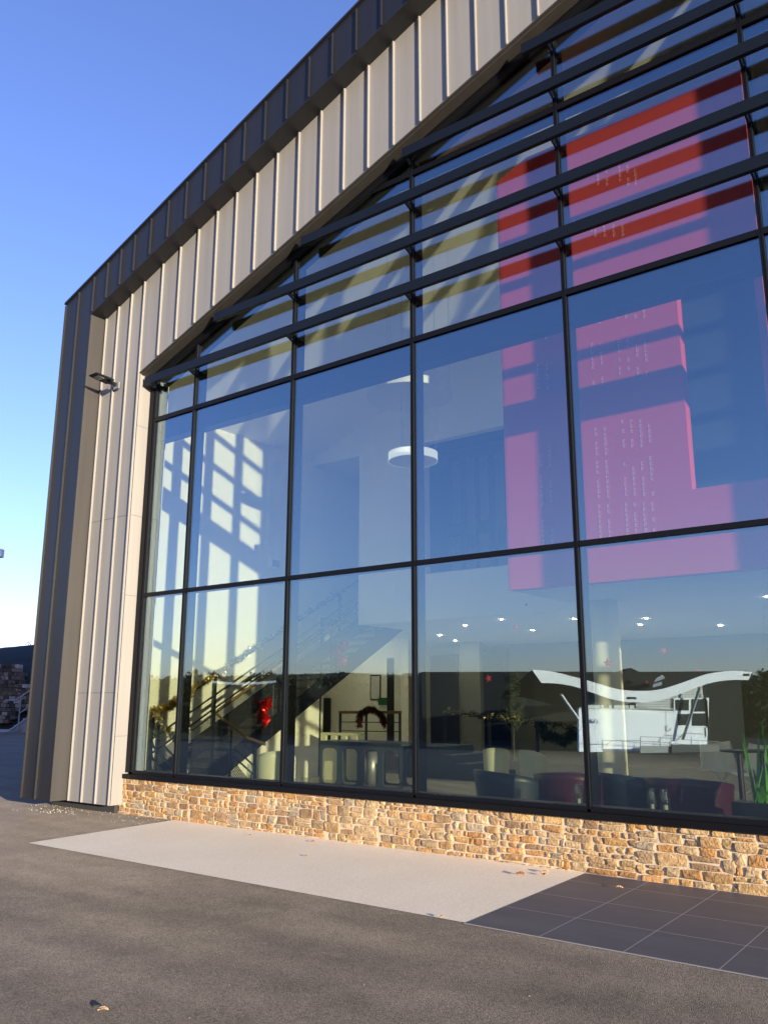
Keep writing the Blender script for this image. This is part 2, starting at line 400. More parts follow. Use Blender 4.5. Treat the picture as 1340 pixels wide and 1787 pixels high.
o = tl.build('tile_paving', M['tile'], None, fix=False); o['kind'] = 'structure'

# ------------------------------------------------------------------ building shell
B = empty('glass_fronted_building', (-4.9, 5.0, 0.0), 'gabled hall with anthracite and beige ribbed cladding round a tall glazed front', 'building')
def dtop(X): return 8.08 + .3700*(min(X, 2*XA-X) + 12.28)
def dbot(X): return 7.68 + .3670*(min(X, 2*XA-X) + 11.54)
def bbot(X): return 6.50 + .3690*(min(X, 2*XA-X) + 10.51)
def mir(x): return 2*XA - x
YD, YB = -.50, -.22
L0, L1, L2 = -12.28, -11.54, -10.51
ring = [(L0,.13),(L1,.13),(L1,dbot(L1)),(XA,dbot(XA)),(mir(L1),dbot(L1)),(mir(L1),.13),(mir(L0),.13),(mir(L0),dtop(L0)),(XA,dtop(XA)),(L0,dtop(L0))]
def ring_halves(mb, outer_x, inner_x, zo, zi, z0, y0, y1, mi=0):
    "portal frame as convex pieces: two legs and two rafters"
    for sgn in (0, 1):
        f = (lambda x: x) if sgn == 0 else mir
        mb.prism([(f(outer_x), z0), (f(inner_x), z0), (f(inner_x), zi(inner_x)), (f(inner_x), zo(inner_x)), (f(outer_x), zo(outer_x))], y0, y1, 'y', mi)
        mb.prism([(f(inner_x), zi(inner_x)), (XA, zi(XA)), (XA, zo(XA)), (f(inner_x), zo(inner_x))], y0, y1, 'y', mi)
dk = MB(); ring_halves(dk, L0, L1, dtop, dbot, .13, YD, .02)
# the standing seams of the dark skin
def seams(mb, X, z0, z1, yf, w=.014, h=.032, slope=.367):
    s = slope if X < XA else -slope
    a, b = X - w/2, X + w/2
    e0 = 0 if z0 < .3 else s*w
    mb.hexa([(a,yf-h,z0),(b,yf-h,z0+e0),(b,yf+.01,z0+e0),(a,yf+.01,z0),(a,yf-h,z1),(b,yf-h,z1+s*w),(b,yf+.01,z1+s*w),(a,yf+.01,z1)])
dx = [-12.272, -11.905, -11.50, -11.14, -10.80, -10.46, -10.07]
while dx[-1] < XA - .5: dx.append(dx[-1] + .4085)
for X in dx:
    for XX in (X, mir(X)):
        lo = .14 if X < L1 else dbot(X) + .012
        seams(dk, XX, lo, dtop(XX) - .05, YD)
dk.build('anthracite_cladding', M['dark_clad'], B)
jt = MB()
for z in (1.12, 3.9-.55, 5.56):
    for (a, b_) in ((-12.262,-11.915),(-11.895,-11.545)): jt.box(a, b_, YD-.0012, YD+.02, z, z+.005)
for z in (1.65, 4.25):
    for (a, b_) in ((-11.49,-11.175),(-11.155,-10.842),(-10.822,-10.53)): jt.box(a, b_, YB-.0012, YB+.02, z, z+.005)
for z in (1.05, 1.90, 3.05, 4.25, 5.1, 5.65):
    if z in (1.05, 3.05, 4.25, 5.65): jt.box(L2-.02, L2+.0012, YB+.012, -.006, z, z+.004)
    if z in (1.90, 4.25, 5.65, 7.0): jt.box(L1-.02, L1+.0012, YD+.012, YB-.006, z-.4, z-.396)
jt.split('cladding_joint', M['joint'], B)
# taupe lining on the inner return of the dark frame
tp = MB(); tp.box(L1, L1+.004, YD+.004, YB-.002, .13, dbot(L1)-.01); tp.build('return_panel', M['taupe'], B)
# coping
cp = MB()
for f in ((lambda x: x), mir):
    s = [(f(L0-.03), dtop(L0)-.012), (XA, dtop(XA)), (XA, dtop(XA)+.035), (f(L0-.03), dtop(L0)+.023)]
    cp.prism(s, YD-.03, .3, 'y')
cp.split('coping', M['dark_clad'], B)
# beige skin
bg_ = MB(); ring_halves(bg_, L1+.006, L2, lambda X: dbot(X)-.002, bbot, .12, YB, .05)
bx = [-11.49, -11.165, -10.832, -10.517]
for X in bx: seams(bg_, X, .125, dbot(X)-.02 if X < -10.6 else dbot(X)-.02, YB)
X = -10.455
bx2 = [-10.075]
bx2[0] = -10.075
while bx2[-1] < XA - .4: bx2.append(bx2[-1] + .4075)
for X in bx2:
    for XX in (X, mir(X)): seams(bg_, XX, bbot(XX) + .01, dbot(XX) - .02, YB)
for X in bx: seams(bg_, mir(X), .125, dbot(X)-.02, YB)
bg_.build('beige_cladding', M['beige'], B)
# edge trim along the rake soffit
et = MB()
for f in ((lambda x: x), mir):
    et.prism([(f(L2-.05), bbot(L2)-.028), (XA, bbot(XA)-.008), (XA, bbot(XA)+.010), (f(L2-.05), bbot(L2)-.010)], YB-.012, YB+.03, 'y')
    et.prism([(f(L2), bbot(L2)-.025), (XA, bbot(XA)-.025), (XA, bbot(XA)-.002), (f(L2), bbot(L2)-.002)], YB+.03, -.04, 'y')
et.split('soffit_trim', M['taupe'], B)
# recessed dark footing under the hanging skins
ft = MB()
for f in ((lambda x: x), mir):
    a, b_ = sorted((f(-12.2), f(-10.62))); ft.box(a, b_, -.06, .3, -.05, .20)
ft.split('footing', M['joint'], B)
# side walls, rear, roof
sh = MB()
sh.box(L0+.02, -12.15, .02, 5.98, -.05, 8.0); sh.box(L0+.02, -12.15, 5.98, 26, 3.30, 8.0); sh.box(L0+.02, -12.15, 14.2, 26, -.05, 3.30); sh.box(mir(-12.15), mir(L0+.02), .02, 26, -.05, 8.0)
sh.split('side_wall', M['dark_clad'], B)
rf = MB()
for f in ((lambda x: x), mir):
    rf.prism([(f(L0), dtop(L0)-.30), (XA, dtop(XA)-.30), (XA, dtop(XA)-.02), (f(L0), dtop(L0)-.02)], .3, 26, 'y')
rf.split('roof', M['dark_clad'], B)
rw = MB(); rw.prism([(L0, -.05), (mir(L0), -.05), (mir(L0), 7.75), (XA, dtop(XA)-.31), (L0, 7.75)], 25.6, 26, 'y'); rw.build('rear_wall', M['dark_clad'], B)
# rear wing on the left of the ground floor
an = MB(); an.box(-17.3, -17.1, 6.0, 14.2, -.05, 3.3); an.box(-17.3, L0+.02, 5.7, 6.0, -.05, 3.3) ; an.box(-17.3, L0+.02, 13.9, 14.2, -.05, 3.3); an.box(-17.3, L0+.02, 5.7, 14.2, 3.3, 3.5)
an.split('rear_wing', M['dark_clad'], B)

# ------------------------------------------------------------------ stone plinth
PL = MB(); rnd = random.Random(3)
XP0, XP1 = -10.60, -1.2 + 8.8
TONES = [(.36,.24,.13),(.40,.28,.17),(.38,.22,.10),(.42,.27,.13),(.37,.29,.20),(.34,.26,.18),(.43,.33,.22),(.27,.19,.13),(.40,.24,.12),(.33,.29,.24),(.43,.31,.18),(.39,.28,.18),(.46,.36,.25),(.40,.29,.18)]
def stone(mb, pts, y, col):
    "a roughly cut stone: convex polygon face, bevelled back to the mortar"
    n = len(pts); cx = sum(p[0] for p in pts)/n; cz = sum(p[1] for p in pts)/n
    r = 0.012
    inner = []
    for p in pts:
        dx_, dz_ = cx-p[0], cz-p[1]; L = math.hypot(dx_, dz_) or 1
        inner.append((p[0]+dx_/L*r, p[1]+dz_/L*r))
    tilt = rnd.uniform(-.05,.05); tz = rnd.uniform(-.09,.06)
    vs = [(p[0], .004, p[1]) for p in pts] + [(p[0], y+.006+tilt*(p[0]-cx)+tz*(p[1]-cz), p[1]) for p in pts] + \
         [(p[0], y+tilt*(p[0]-cx)+tz*(p[1]-cz)+rnd.uniform(-.003,.003), p[1]) for p in inner] + [(cx+rnd.uniform(-.01,.01), y-rnd.uniform(0,.006), cz+rnd.uniform(-.006,.006))]
    fs = []
    for i in range(n):
        j = (i+1) % n
        fs += [(i, j, n+j, n+i), (n+i, n+j, 2*n+j, 2*n+i), (2*n+i, 2*n+j, 3*n)]
    mb.add(vs, fs, 0, col)
def wobble(x, k): return .012*math.sin(x*2.3+k*1.7) + .008*math.sin(x*6.1+k*4.1) + .006*math.sin(x*13.7+k*2.9)
# courses laid in short panels so that their joints never run through
xp = XP0
while xp < XP1:
    wpan = rnd.uniform(.45, .95); xe = min(xp+wpan, XP1)
    hs = []; tot = -.06
    while tot < .49:
        h = rnd.choice([.045,.06,.075,.075,.09,.10,.115]); hs.append(h); tot += h
    k_ = (.49+.06)/sum(hs); z = -.06
    for ci, h in enumerate(hs):
        h *= k_; xx = xp + rnd.uniform(-.05,.05) if xp > XP0 else xp
        end = xe + rnd.uniform(-.02,.03)
        while xx < end - .03:
            ww = max(.05, min(.30, rnd.gauss(1.75*h+.02, .05)))
            if end - (xx+ww) < .06: ww = end-xx
            j = .0022; a, b_ = xx+j, xx+ww-j; q = rnd.uniform
            lo = z+j*.8; hi = z+h-j*.8
            if h > .085 and ww > .12 and rnd.random() < .35:
                mz = lo + (hi-lo)*q(.35,.65)
                cells = [(a, b_, lo, mz-.003), (a, b_, mz+.003, hi)]
            else: cells = [(a, b_, lo, hi)]
            for (a_, b2, l_, h_) in cells:
                e = min(.014, (h_-l_)*.20); ex = min(.020, (b2-a_)*.22)
                pts = [(a_+q(0,ex), l_+q(0,e)), ((a_+b2)/2+q(-.02,.02), l_+q(-.003,e*.4)), (b2-q(0,ex), l_+q(0,e)), (b2-q(0,ex*.6), (l_+h_)/2), (b2-q(0,ex), h_-q(0,e)), ((a_+b2)/2+q(-.03,.03), h_-q(-.003,e*.5)), (a_+q(0,ex), h_-q(0,e)), (a_+q(0,ex*.6), (l_+h_)/2+q(-.01,.01))]
                t = rnd.choice(TONES); u = q(.82,1.15)
                stone(PL, [(p[0], max(-.07, min(.489, p[1]+wobble(p[0], 0)*(.25 if .03 < z < .40 else .0)))) for p in pts], -.012-q(0,.012), (t[0]*u*1.08, t[1]*u*1.02, t[2]*u*.82))
            xx += ww
        z += h
    xp = xe
P0 = empty('stone_plinth', ((XP0+XP1)/2, .05, 0), 'low wall of golden rubble stone under the glazed front', 'wall')
PL.build('rubble_face', M['stone'], P0)
mo = MB(); mo.box(XP0+.01, XP1, -.005, .20, -.08, .487); mo.build('mortar_core', M['mortar'], P0)

# ------------------------------------------------------------------ curtain wall
MX = [-9.455, -7.465, -5.50, -3.52, -1.545, -.50, 1.78, 3.86, 5.70]
XL, XR = -10.37, 7.4
def rake(X): return bbot(X) - .02
fr = MB()
cw = .0205
def cap(mb, X, z0, z1, w=cw): mb.box(X-w, X+w, 0, .05, z0, z1)
CW = B
for X in [XL] + MX + [XR]:
    m = MB(); top = rake(X) - .02; z0 = .56
    m.box(X-cw, X-.003, -.002, .024, z0, top); m.box(X-.003, X+.003, .006, .024, z0, top); m.box(X+.003, X+cw, -.002, .024, z0, top)   # cap with a centre groove
    m.box(X-.026, X+.026, .042, .205, z0, top)
    m.build('mullion', M['frame'], B)
jm = MB(); jm.box(-10.508, XL-cw-.002, .004, .24, .56, 6.5); jm.box(-10.47, -10.42, -.02, .004, .56, 6.48); jm.split('jamb_frame', M['frame'], B)
ZT = [(.537, .583), (3.031, 3.084), (5.735, 5.800), (7.985, 8.055)]
bays = list(zip([XL] + MX, MX + [XR]))
for zi, (a, b_) in enumerate(ZT):
    for (x0, x1) in bays:
        if rake(x1 if x1 < XA else x0) < b_ + .1: continue
        x0e = x0 + cw + .001; x1e = x1 - cw - .001
        if rake(x0) < b_ and x0 < XA: x0e = max(x0e, (a-6.5)/.369 - 10.51 + .05)
        t = MB(); t.box(x0e, x1e, .000, .024, a, b_)
        if zi == 0: t.box(x0e+.006, x1e-.006, .042, .20, a-.02, b_+.0)
        elif zi == 2: t.box(x0e+.006, x1e-.006, .042, .22, 5.43, b_)
        elif zi == 3: t.box(x0e+.006, x1e-.006, .042, .20, a, b_)
        else: t.box(x0e+.006, x1e-.006, .042, .20, a+.002, b_-.002)
        t.build('transom', M['frame'], B)
# rake frame, following the slope
rk = MB()
for f in ((lambda x: x), mir):
    rk.prism([(f(L2), rake(L2)-.11), (XA, rake(XA)-.11), (XA, rake(XA)-.006), (f(L2), rake(L2)-.006)], -.03, .024, 'y')
    rk.prism([(f(L2), rake(L2)-.13), (XA, rake(XA)-.13), (XA, rake(XA)-.006), (f(L2), rake(L2)-.006)], .042, .258, 'y')
rk.split('rake_frame', M['frame'], B)
# panes
GY0, GY1 = .0275, .0385; PR = random.Random(17)
def pane(poly): 
    m = MB(); m.prism(poly, GY0, GY1, 'y'); n_ = len(m.v)
    xc = sum(v.x for v in m.v)/n_; zc = sum(v.z for v in m.v)/n_; ax, az = PR.uniform(-.0011, .0011), PR.uniform(-.0008, .0008)
    for v in m.v: v.y += ax*(v.x-xc) + az*(v.z-zc)      # no two panes are set quite in one plane
    return m.build('window_pane', M['glass'], B)
rows_ = [(ZT[0][1], ZT[1][0]), (ZT[1][1], ZT[2][0]), (ZT[2][1], ZT[3][0]), (ZT[3][1], 99)]
for (x0, x1) in bays:
    a0, a1 = x0+.004, x1-.004
    for (za, zb) in rows_:
        def lim(X): return rake(X) - .06
        za_, zb_ = za-.02, zb+.02
        if x0 < XA < x1:
            if zb > 50: pane([(a0,za_),(a1,za_),(a1,lim(a1)),(XA,lim(XA)),(a0,lim(a0))]); continue
        l0, l1 = lim(a0), lim(a1)
        if max(l0, l1) <= za_ + .05: continue
        pts = []
        s = (l1-l0)/(a1-a0)
        xa, xb = a0, a1
        if l0 < za_: xa = a0 + (za_-l0)/s
        if l1 < za_: xb = a0 + (za_-l0)/s
        pts = [(xa, za_), (xb, za_)]
        for X in ((xb, xa)):
            zt = lim(X)
            if X == xb:
                if zt > zb_:
                    pts.append((xb, zb_))
                    if lim(xa) < zb_: pts.append((a0+(zb_-l0)/s, zb_))
                else:
                    if zt > za_+.001: pts.append((xb, zt))
                    if lim(xa) > zb_: pts.append((a0+(zb_-l0)/s, zb_))
            else:
                pts.append((xa, zb_ if zt > zb_ else zt)) if (zt > za_+.001) else None
        pane(pts)
# sill
si = MB(); si.box(-10.50, XR+.3, -.045, .040, .492, .535); si.box(-10.50, XR+.3, -.055, -.045, .478, .535); si.split('outer_sill', M['sill'], B)
# right end infill wall (beyond the picture)
iw = MB(); iw.box(XR+.03, mir(L2), .06, .3, -.05, 8.2); iw.build('end_wall', M['beige'], B)

# ------------------------------------------------------------------ sun louvres
ZL = [6.365 + .615*i for i in range(10)]
for i, z in enumerate(ZL):
    z0, z1 = z-.064, z+.064
    xl = (-10.435 if i == 0 else -8.89 + (i-1)*1.693)
    if xl > XA-.8: break
    r = empty('sun_louvre', ((xl+mir(xl))/2, -.15, z), ['lowest of the dark horizontal sun louvres, running the full width of the glazing', 'second dark sun louvre from the bottom, starting at the second mullion', 'third dark sun louvre from the bottom, starting just left of the third mullion', 'fourth dark sun louvre from the bottom, starting over the fourth mullion', 'fifth dark sun louvre from the bottom, starting just left of the fifth mullion', 'sixth dark sun louvre from the bottom, crossing the top right corner of the view', 'seventh dark sun louvre, above the view near the gable top', 'topmost short sun louvre under the gable apex'][min(i, 7)], 'sun louvre', 'horizontal sun louvres across the glazed front')
    m = MB(); m.box(xl+.006, mir(xl)-.006, -.18, -.122, z0, z1); m.build('blade', M['louver'], r, bevel=.003)
    for xx in (xl, mir(xl)-.006):
        m = MB(); m.box(xx, xx+.0055, -.184, -.118, z0-.004, z1+.004); m.build('end_cap', M['louver'], r)
    for X in [XL] + MX + [XR]:
        if X < xl-.05 or X > mir(xl)+.05 or rake(X) < z0+.02: continue
        m = MB()
        m.prism([(-.121, z0+.004), (-.121, z0+.05), (-.003, z0+.05), (-.003, z0-.03), (-.03, z0-.03)], X-.009, X+.009, 'x')
        b = m.build('bracket', M['louver'], r)
        m = MB(); m.tube([(X-.0092, -.035, z0-.006), (X-.018, -.035, z0-.006)], .007, 8); m.tube([(X+.0092, -.035, z0-.006), (X+.018, -.035, z0-.006)], .007, 8)
        m.split('bolt', M['steel'], b)

# ------------------------------------------------------------------ wall lamp
LZ = 6.42
lx = -11.05
W = empty('wall_floodlight', (lx, YB, LZ), 'flat dark floodlight on a short bracket fixed to the beige ribbed cladding', 'lamp')
m = MB(); m.box(lx-.045, lx+.085, YB-.055, YB-.033, LZ-.07, LZ+.03); m.build('wall_plate', M['galv'], W)
m = MB(); m.box(lx-.005, lx+.035, YB-.17, YB-.05, LZ-.03, LZ+.02); m.tube([(lx-.045, YB-.16, LZ+.005), (lx+.075, YB-.16, LZ+.005)], .022, 10); m.build('arm', M['louver'], W)
m = MB(); sl_ = .02
m.hexa([(lx-.155, YB-.44, LZ+.055), (lx+.055, YB-.44, LZ+.055), (lx+.055, YB-.12, LZ+.018), (lx-.155, YB-.12, LZ+.018), (lx-.155, YB-.44, LZ+.075), (lx+.055, YB-.44, LZ+.075), (lx+.055, YB-.12, LZ+.062), (lx-.155, YB-.12, LZ+.062)])
m.build('lamp_head', M['louver'], W, bevel=.006)
m = MB(); m.hexa([(lx-.12, YB-.38, LZ+.044), (lx+.02, YB-.38, LZ+.044), (lx+.02, YB-.27, LZ+.028), (lx-.12, YB-.27, LZ+.028), (lx-.12, YB-.38, LZ+.052), (lx+.02, YB-.38, LZ+.052), (lx+.02, YB-.27, LZ+.040), (lx-.12, YB-.27, LZ+.040)])
m.build('lens', M['galv'], W)

# ------------------------------------------------------------------ interior shell
ZF, XW, YW = .05, -12.15, 5.53
fl = MB(); fl.box(XW, mir(XW), .21, 8.3, -.1, ZF); fl.box(-17.1, XW, 6.0, 8.3, -.1, ZF); o = fl.build('interior_floor', M['ifloor'], None); o['kind'] = 'structure'
f2 = MB(); f2.box(-17.1, mir(XW), 8.3, 25.6, -.1, .36); o = f2.build('raised_floor', M['ifloor'], None); o['kind'] = 'structure'
il = MB(); il.box(XW-.0, XW+.02, .27, 5.9, ZF, 8.2); il.box(mir(XW)-.02, mir(XW), .27, 25.6, ZF, 8.2)
il.split('interior_wall', M['plaster'], B)
jl = MB(); jl.box(XW, -10.40, .245, .262, ZF, 7.0); jl.box(-10.50, mir(L2), .20, .26, ZF-.1, .50); jl.split('inner_lining', M['plaster'], B)
def ceilz(X): return 6.68 + .368*(min(X, mir(X)) + 12.22)
ce = MB()
for f in ((lambda x: x), mir):
    ce.prism([(f(-12.3), ceilz(-12.3)), (XA, ceilz(XA)), (XA, ceilz(XA)+.06), (f(-12.3), ceilz(-12.3)+.06)], .27, 9.6, 'y')
o = ce.build('ceiling', M['plaster_white'], None); o['kind'] = 'structure'
hd = MB()   # header behind the rake frame
for f in ((lambda x: x), mir):
    hd.prism([(f(-12.15), rake(-12.15)-.02), (XA, rake(XA)-.02), (XA, dtop(XA)-.35), (f(-12.15), dtop(-12.15)-.35)], .262, .29, 'y')
hd.split('inner_header', M['plaster'], B)
# upper rear wall of the hall with its two openings
bw = MB()
bw.prism([(-10.80, 3.05), (-9.16, 3.05), (-9.16, ceilz(-9.16)), (-10.80, ceilz(-10.80))], YW, YW+.18, 'y')
bw.prism([(-12.15, 6.58), (-10.80, 6.58), (-10.80, ceilz(-10.80)), (-12.15, ceilz(-12.15))], YW, YW+.18, 'y')
bw.prism([(-9.16, 3.05), (-5.3, 3.05), (-5.3, 3.93), (-9.16, 3.93)], YW, YW+.18, 'y')
bw.prism([(-9.16, 6.55), (-5.3, 6.55), (-5.3, ceilz(-5.3)), (-9.16, ceilz(-9.16))], YW, YW+.18, 'y')
bw.prism([(-5.3, 3.05), (12, 3.05), (12, ceilz(12)), (XA, ceilz(XA)), (-5.3, ceilz(-5.3))], YW, YW+.18, 'y')
bw.prism([(12, ZF), (mir(XW), ZF), (mir(XW), ceilz(mir(XW))), (12, ceilz(12))], YW, YW+.18, 'y')
bw.split('hall_rear_wall', M['plaster_white'], B)
ml = MB(); ml.box(-10.80, 12, YW+.18, 14, 3.05, 3.92); ml.box(-17.1, -10.80, 7.4, 14, 3.05, 3.92)
ml.split('mezzanine_slab', M['plaster_white'], B)
# stairwell behind, closed by a wall; room behind the wide opening
sw = MB(); sw.box(-12.15, -10.80, 8.0, 8.2, 3.92, 6.58); sw.box(-12.15, -12.13, 5.9, 9.2, 3.3, 6.58); sw.box(-10.80, -10.62, YW+.18, 9.2, 3.92, 6.58); sw.box(-12.15, -10.62, YW+.18, 9.4, 6.58, 6.7)
sw.split('stairwell_wall', M['plaster_white'], B)
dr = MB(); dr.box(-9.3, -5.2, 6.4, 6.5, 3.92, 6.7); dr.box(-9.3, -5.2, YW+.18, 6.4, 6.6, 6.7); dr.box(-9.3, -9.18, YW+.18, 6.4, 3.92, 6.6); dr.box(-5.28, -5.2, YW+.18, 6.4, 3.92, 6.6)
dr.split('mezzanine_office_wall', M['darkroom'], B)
bl = MB()
for k, X in enumerate([-9.02, -8.68, -8.37, -8.02, -7.66, -7.3, -6.9, -6.5]): bl.box(X, X+.20, 6.30, 6.33, 5.0 - .5*(k % 2), 6.30)
for k, X in enumerate([-9.05, -8.70, -8.40, -8.0, -7.7, -7.3]): bl.box(X, X+.22, 6.30, 6.33, 4.0, 4.75)
bl.split('vertical_blind', M['dgrey'], B)
# ground-floor rear walls
gw = MB()
gw.box(-15.6, -12.75, 9.6, 9.75, .36, 3.05); gw.box(-17.1, -17.05, 6.0, 13.9, ZF, 3.05); 
gw.box(-17.1, -12.75, 12.5, 12.65, .36, 3.05); gw.box(12, 12.1, YW, 12.6, ZF, 3.05)
gw.box(-12.42, -12.22, 8.9, 9.2, ZF, 3.05); gw.box(-17.1, XW, 5.98, 6.05, ZF, 3.05)
gw.split('ground_floor_wall', M['plaster'], B)
gd = MB(); gd.box(-11.3, 12, 12.5, 12.65, .36, 3.05); gd.box(-11.9, -11.3, 11.0, 11.15, .36, 3.05); gd.split('dimmed_rear_wall', M['dimwall'], B)
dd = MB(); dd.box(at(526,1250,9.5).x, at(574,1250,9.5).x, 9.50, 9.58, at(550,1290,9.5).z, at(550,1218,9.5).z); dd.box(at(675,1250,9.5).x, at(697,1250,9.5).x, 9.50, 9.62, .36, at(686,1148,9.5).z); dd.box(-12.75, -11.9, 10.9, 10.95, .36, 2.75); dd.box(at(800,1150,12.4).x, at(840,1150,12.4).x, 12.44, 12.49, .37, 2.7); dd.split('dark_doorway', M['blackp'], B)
# column under the pink box
c0 = MB(); c0.lathe([(.235, ZF), (.235, 3.05)], 40, (-5.55, 5.6, 0)); 
cc = at(1070, 1380, 3.4); c0 = MB(); c0.lathe([(.20, ZF), (.20, 2.89)], 40, (cc.x, cc.y, 0))
tag(c0.build('round_column', M['plaster'], None, smooth=False), 'round cream column standing under the pink wall inside the hall', 'column')
for p in bpy.data.objects['round_column'].data.polygons: p.use_smooth = len(p.vertices) == 4

# ------------------------------------------------------------------ pink partition
YP = 1.59
M['roomblue'] = mat('slate_room_wall', (.038,.046,.058), .8)
PK = empty('pink_partition', (-3.5, YP, 2.9), 'tall bright pink wall with a rectangular opening, hung above the hall floor', 'wall')
pz0 = 2.893
def ptop(X): return 8.80 if X > -4.75 else 8.62
pk = MB(); xl_, xo, xo2, xr_ = -5.17, -2.835, -1.985, -1.90
oz0, oz1 = 3.833, 6.225
pk.prism([(xl_, pz0), (xo, pz0), (xo, ptop(xo)), (-4.70, 8.80), (xl_, 8.60)], YP, YP+.16, 'y')
pk.prism([(xo, pz0), (xo2, pz0), (xo2, oz0), (xo, oz0)], YP, YP+.16, 'y')
pk.prism([(xo, oz1), (xo2, oz1), (xo2, ptop(xo2)), (xo, ptop(xo))], YP, YP+.16, 'y')
pk.prism([(xo2, pz0), (xr_, pz0), (xr_, ptop(xr_)), (xo2, ptop(xo2))], YP, YP+.16, 'y')
pk.build('pink_front', M['pink'], PK)
lw_ = MB(); lw_.box(xr_, 4.0, YP+.02, YP+.16, pz0, oz0-.02); lw_.build('parapet', M['pink'], PK)
sf = MB(); sf.box(xl_+.002, 4.0, YP+.162, YW-.002, pz0, pz0+.12); sf.box(xl_+.002, xl_+.12, YP+.162, YW-.002, pz0+.12, 8.55)
sf.build('white_soffit', M['plaster_white'], PK)
rb = MB(); rb.box(-4.9, 4.0, 3.2, 3.3, pz0+.125, 8.6); rb.build('inner_room_wall', M['roomblue'], PK)
mk = MB(); mr_ = random.Random(5)
def glyph(x, z, s=.045):
    y0, y1 = YP-.003, YP
    mk.box(x, x+s*.22, y0, y1, z, z+s)
    for t in (0, .42, .82):
        if mr_.random() < .85: mk.box(x+s*.22, x+s*(.5+.35*mr_.random()), y0, y1, z+t*s, z+(t+.16)*s)
def col_of(px, py0, py1, skip=.12):
    p0, p1 = at(px, py0, YP), at(px, py1, YP); z = p1.z; xx = p0.x
    while z < p0.z:
        if mr_.random() > skip: glyph(xx, z)
        z += .060
for pxs, rng in (((1030,1046), ((548,565),(599,645),(656,672),(745,795),(808,870),(882,940))), ((1077,1092,1108,1123), ((528,556),(592,632),(641,655),(732,782),(797,866),(878,938)))):
    for px in pxs:
        for (a, b_) in rng:
            q = px + (a-600)*.045; col_of(q, a, b_)
for (a, b_) in ((575,600),(640,680),(780,815),(835,885),(905,955)):
    for px in (935, 951): col_of(px + (a-600)*.03, a, b_)
for (a, b_, pxs) in ((290,325,(1040,1055,1078,1092,1105)),(398,414,(1036,1052,1068,1084)),(60+330,60+345,(1000,1015,1030))):
    for px in pxs: col_of(px, a, b_)
mk.build('wall_marks', M['pinkmark'], PK)

# ------------------------------------------------------------------ pendant lamps
def drum(cx, cy, z, r, h, top, label):
    e = empty('pendant_lamp', (cx, cy, z), label, 'lamp', 'round pendant lamps in the hall')
    m = MB(); m.lathe([(r, z), (r, z+h)], 48, (cx, cy, 0), cap=False); m.build('shade', M['lampsun'] if top else M['lampwhite'], e, fix=False)
    m = MB(); m.lathe([(r-.015, z+h), (r-.015, z)], 48, (cx, cy, 0), cap=False); m.build('inner_band', M['lampwhite'], e, fix=False)
    m = MB(); m.lathe([(.001, z+.001), (r-.002, z+.001)], 48, (cx, cy, 0), cap=False); m.lathe([(.001, z+.02), (r-.015, z+.02)], 48, (cx, cy, 0), cap=False); m.build('diffuser', M['lampwhite'], e)
    m = MB()
    for a in (.6, 2.7, 4.8): m.tube([(cx+(r-.03)*math.cos(a), cy+(r-.03)*math.sin(a), z+h), (cx+(r-.03)*math.cos(a), cy+(r-.03)*math.sin(a), ceilz(cx))], .0035, 5)
    m.build('wire', M['steel'], e)
p = at(713, 688, 2.2); drum(p.x, 2.2, p.z-.05, .65, .12, 0, 'wider and higher of the two white disc pendant lamps')
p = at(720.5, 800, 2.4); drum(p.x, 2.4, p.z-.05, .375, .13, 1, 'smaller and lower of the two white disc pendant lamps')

# ------------------------------------------------------------------ ceiling downlights
for k, (px, py, zz, wh) in enumerate([(768,1108,3.05,'leftmost'),(811,1091,3.05,''),(875,1081,3.05,''),(794,1118,3.05,''),(929,1100,3.05,''),(1001,1080,3.05,''),(1117,1090,3.05,''),(1127,1079,3.05,''),(1256,1091,3.05,''),(1339,1041,2.893,'')]):
    q = atz(px, py, zz)
    lab = ['leftmost small lit downlight in the low ceiling', 'downlight third from the left, alone above the dark doorway', 'downlight in the low ceiling nearest the pink corner, left of the red star', 'second downlight from the left, lowest in the view', 'downlight in the low ceiling left of the fifth mullion, below the pink corner', 'downlight hard against the left edge of the fifth mullion', 'lower left of the close pair of downlights right of the column', 'upper right of the close pair of downlights right of the column', 'downlight above the right end of the reflected wavy roof', 'downlight at the right edge under the pink wall'][k]
    m = MB(); m.lathe([(.030, zz-.004), (.030, zz-.001)], 14, (q.x, q.y, 0)); tag(m.build('downlight', M['downlight'], None), lab, 'lamp', 'small downlights in the low ceiling')

m = MB(); m.lathe([(.036, 3.038), (.036, 3.049)], 14, (-13.5, 8.3, 0)); tag(m.build('downlight', M['downlight'], None), 'downlight deep behind the stair, by the framed plan', 'lamp', 'small downlights in the low ceiling')

# ------------------------------------------------------------------ staircase
XN, XFAR = -10.88, -12.08            # near and wall-side stringers
SL = .545
def zt(Y): return .50 + SL*(Y-1.97)   # line through the tread noses
ST = empty('steel_staircase', (-11.5, 3.5, ZF), 'dark steel stair climbing along the left wall to the upper floor', 'staircase')
Y0s, Y1s = 1.20, 7.95
for X in (XN, XFAR):
    m = MB(); m.prism([(Y0s, ZF), (Y0s+.45, ZF), (Y1s, zt(Y1s)-.26), (Y1s, zt(Y1s)+.06), (Y0s, zt(Y0s)+.06)], X-.012, X+.012, 'x'); m.build('stringer', M['stair'], ST)
ny = 21
for k in range(ny):
    zz = ZF + (k+1)*(3.92-ZF)/(ny+1); yy = 1.97 + (zz-.50)/SL
    m = MB(); m.box(XFAR+.014, XN-.014, yy, yy+.30, zz-.04, zz); m.build('tread', M['tread'], ST)
def rail_line(X, h, Ya, Yb, r, mt, name):
    m = MB(); m.tube([(X, Ya, zt(Ya)+h), (X, Yb, zt(Yb)+h)], r, 8); m.build(name, mt, ST)
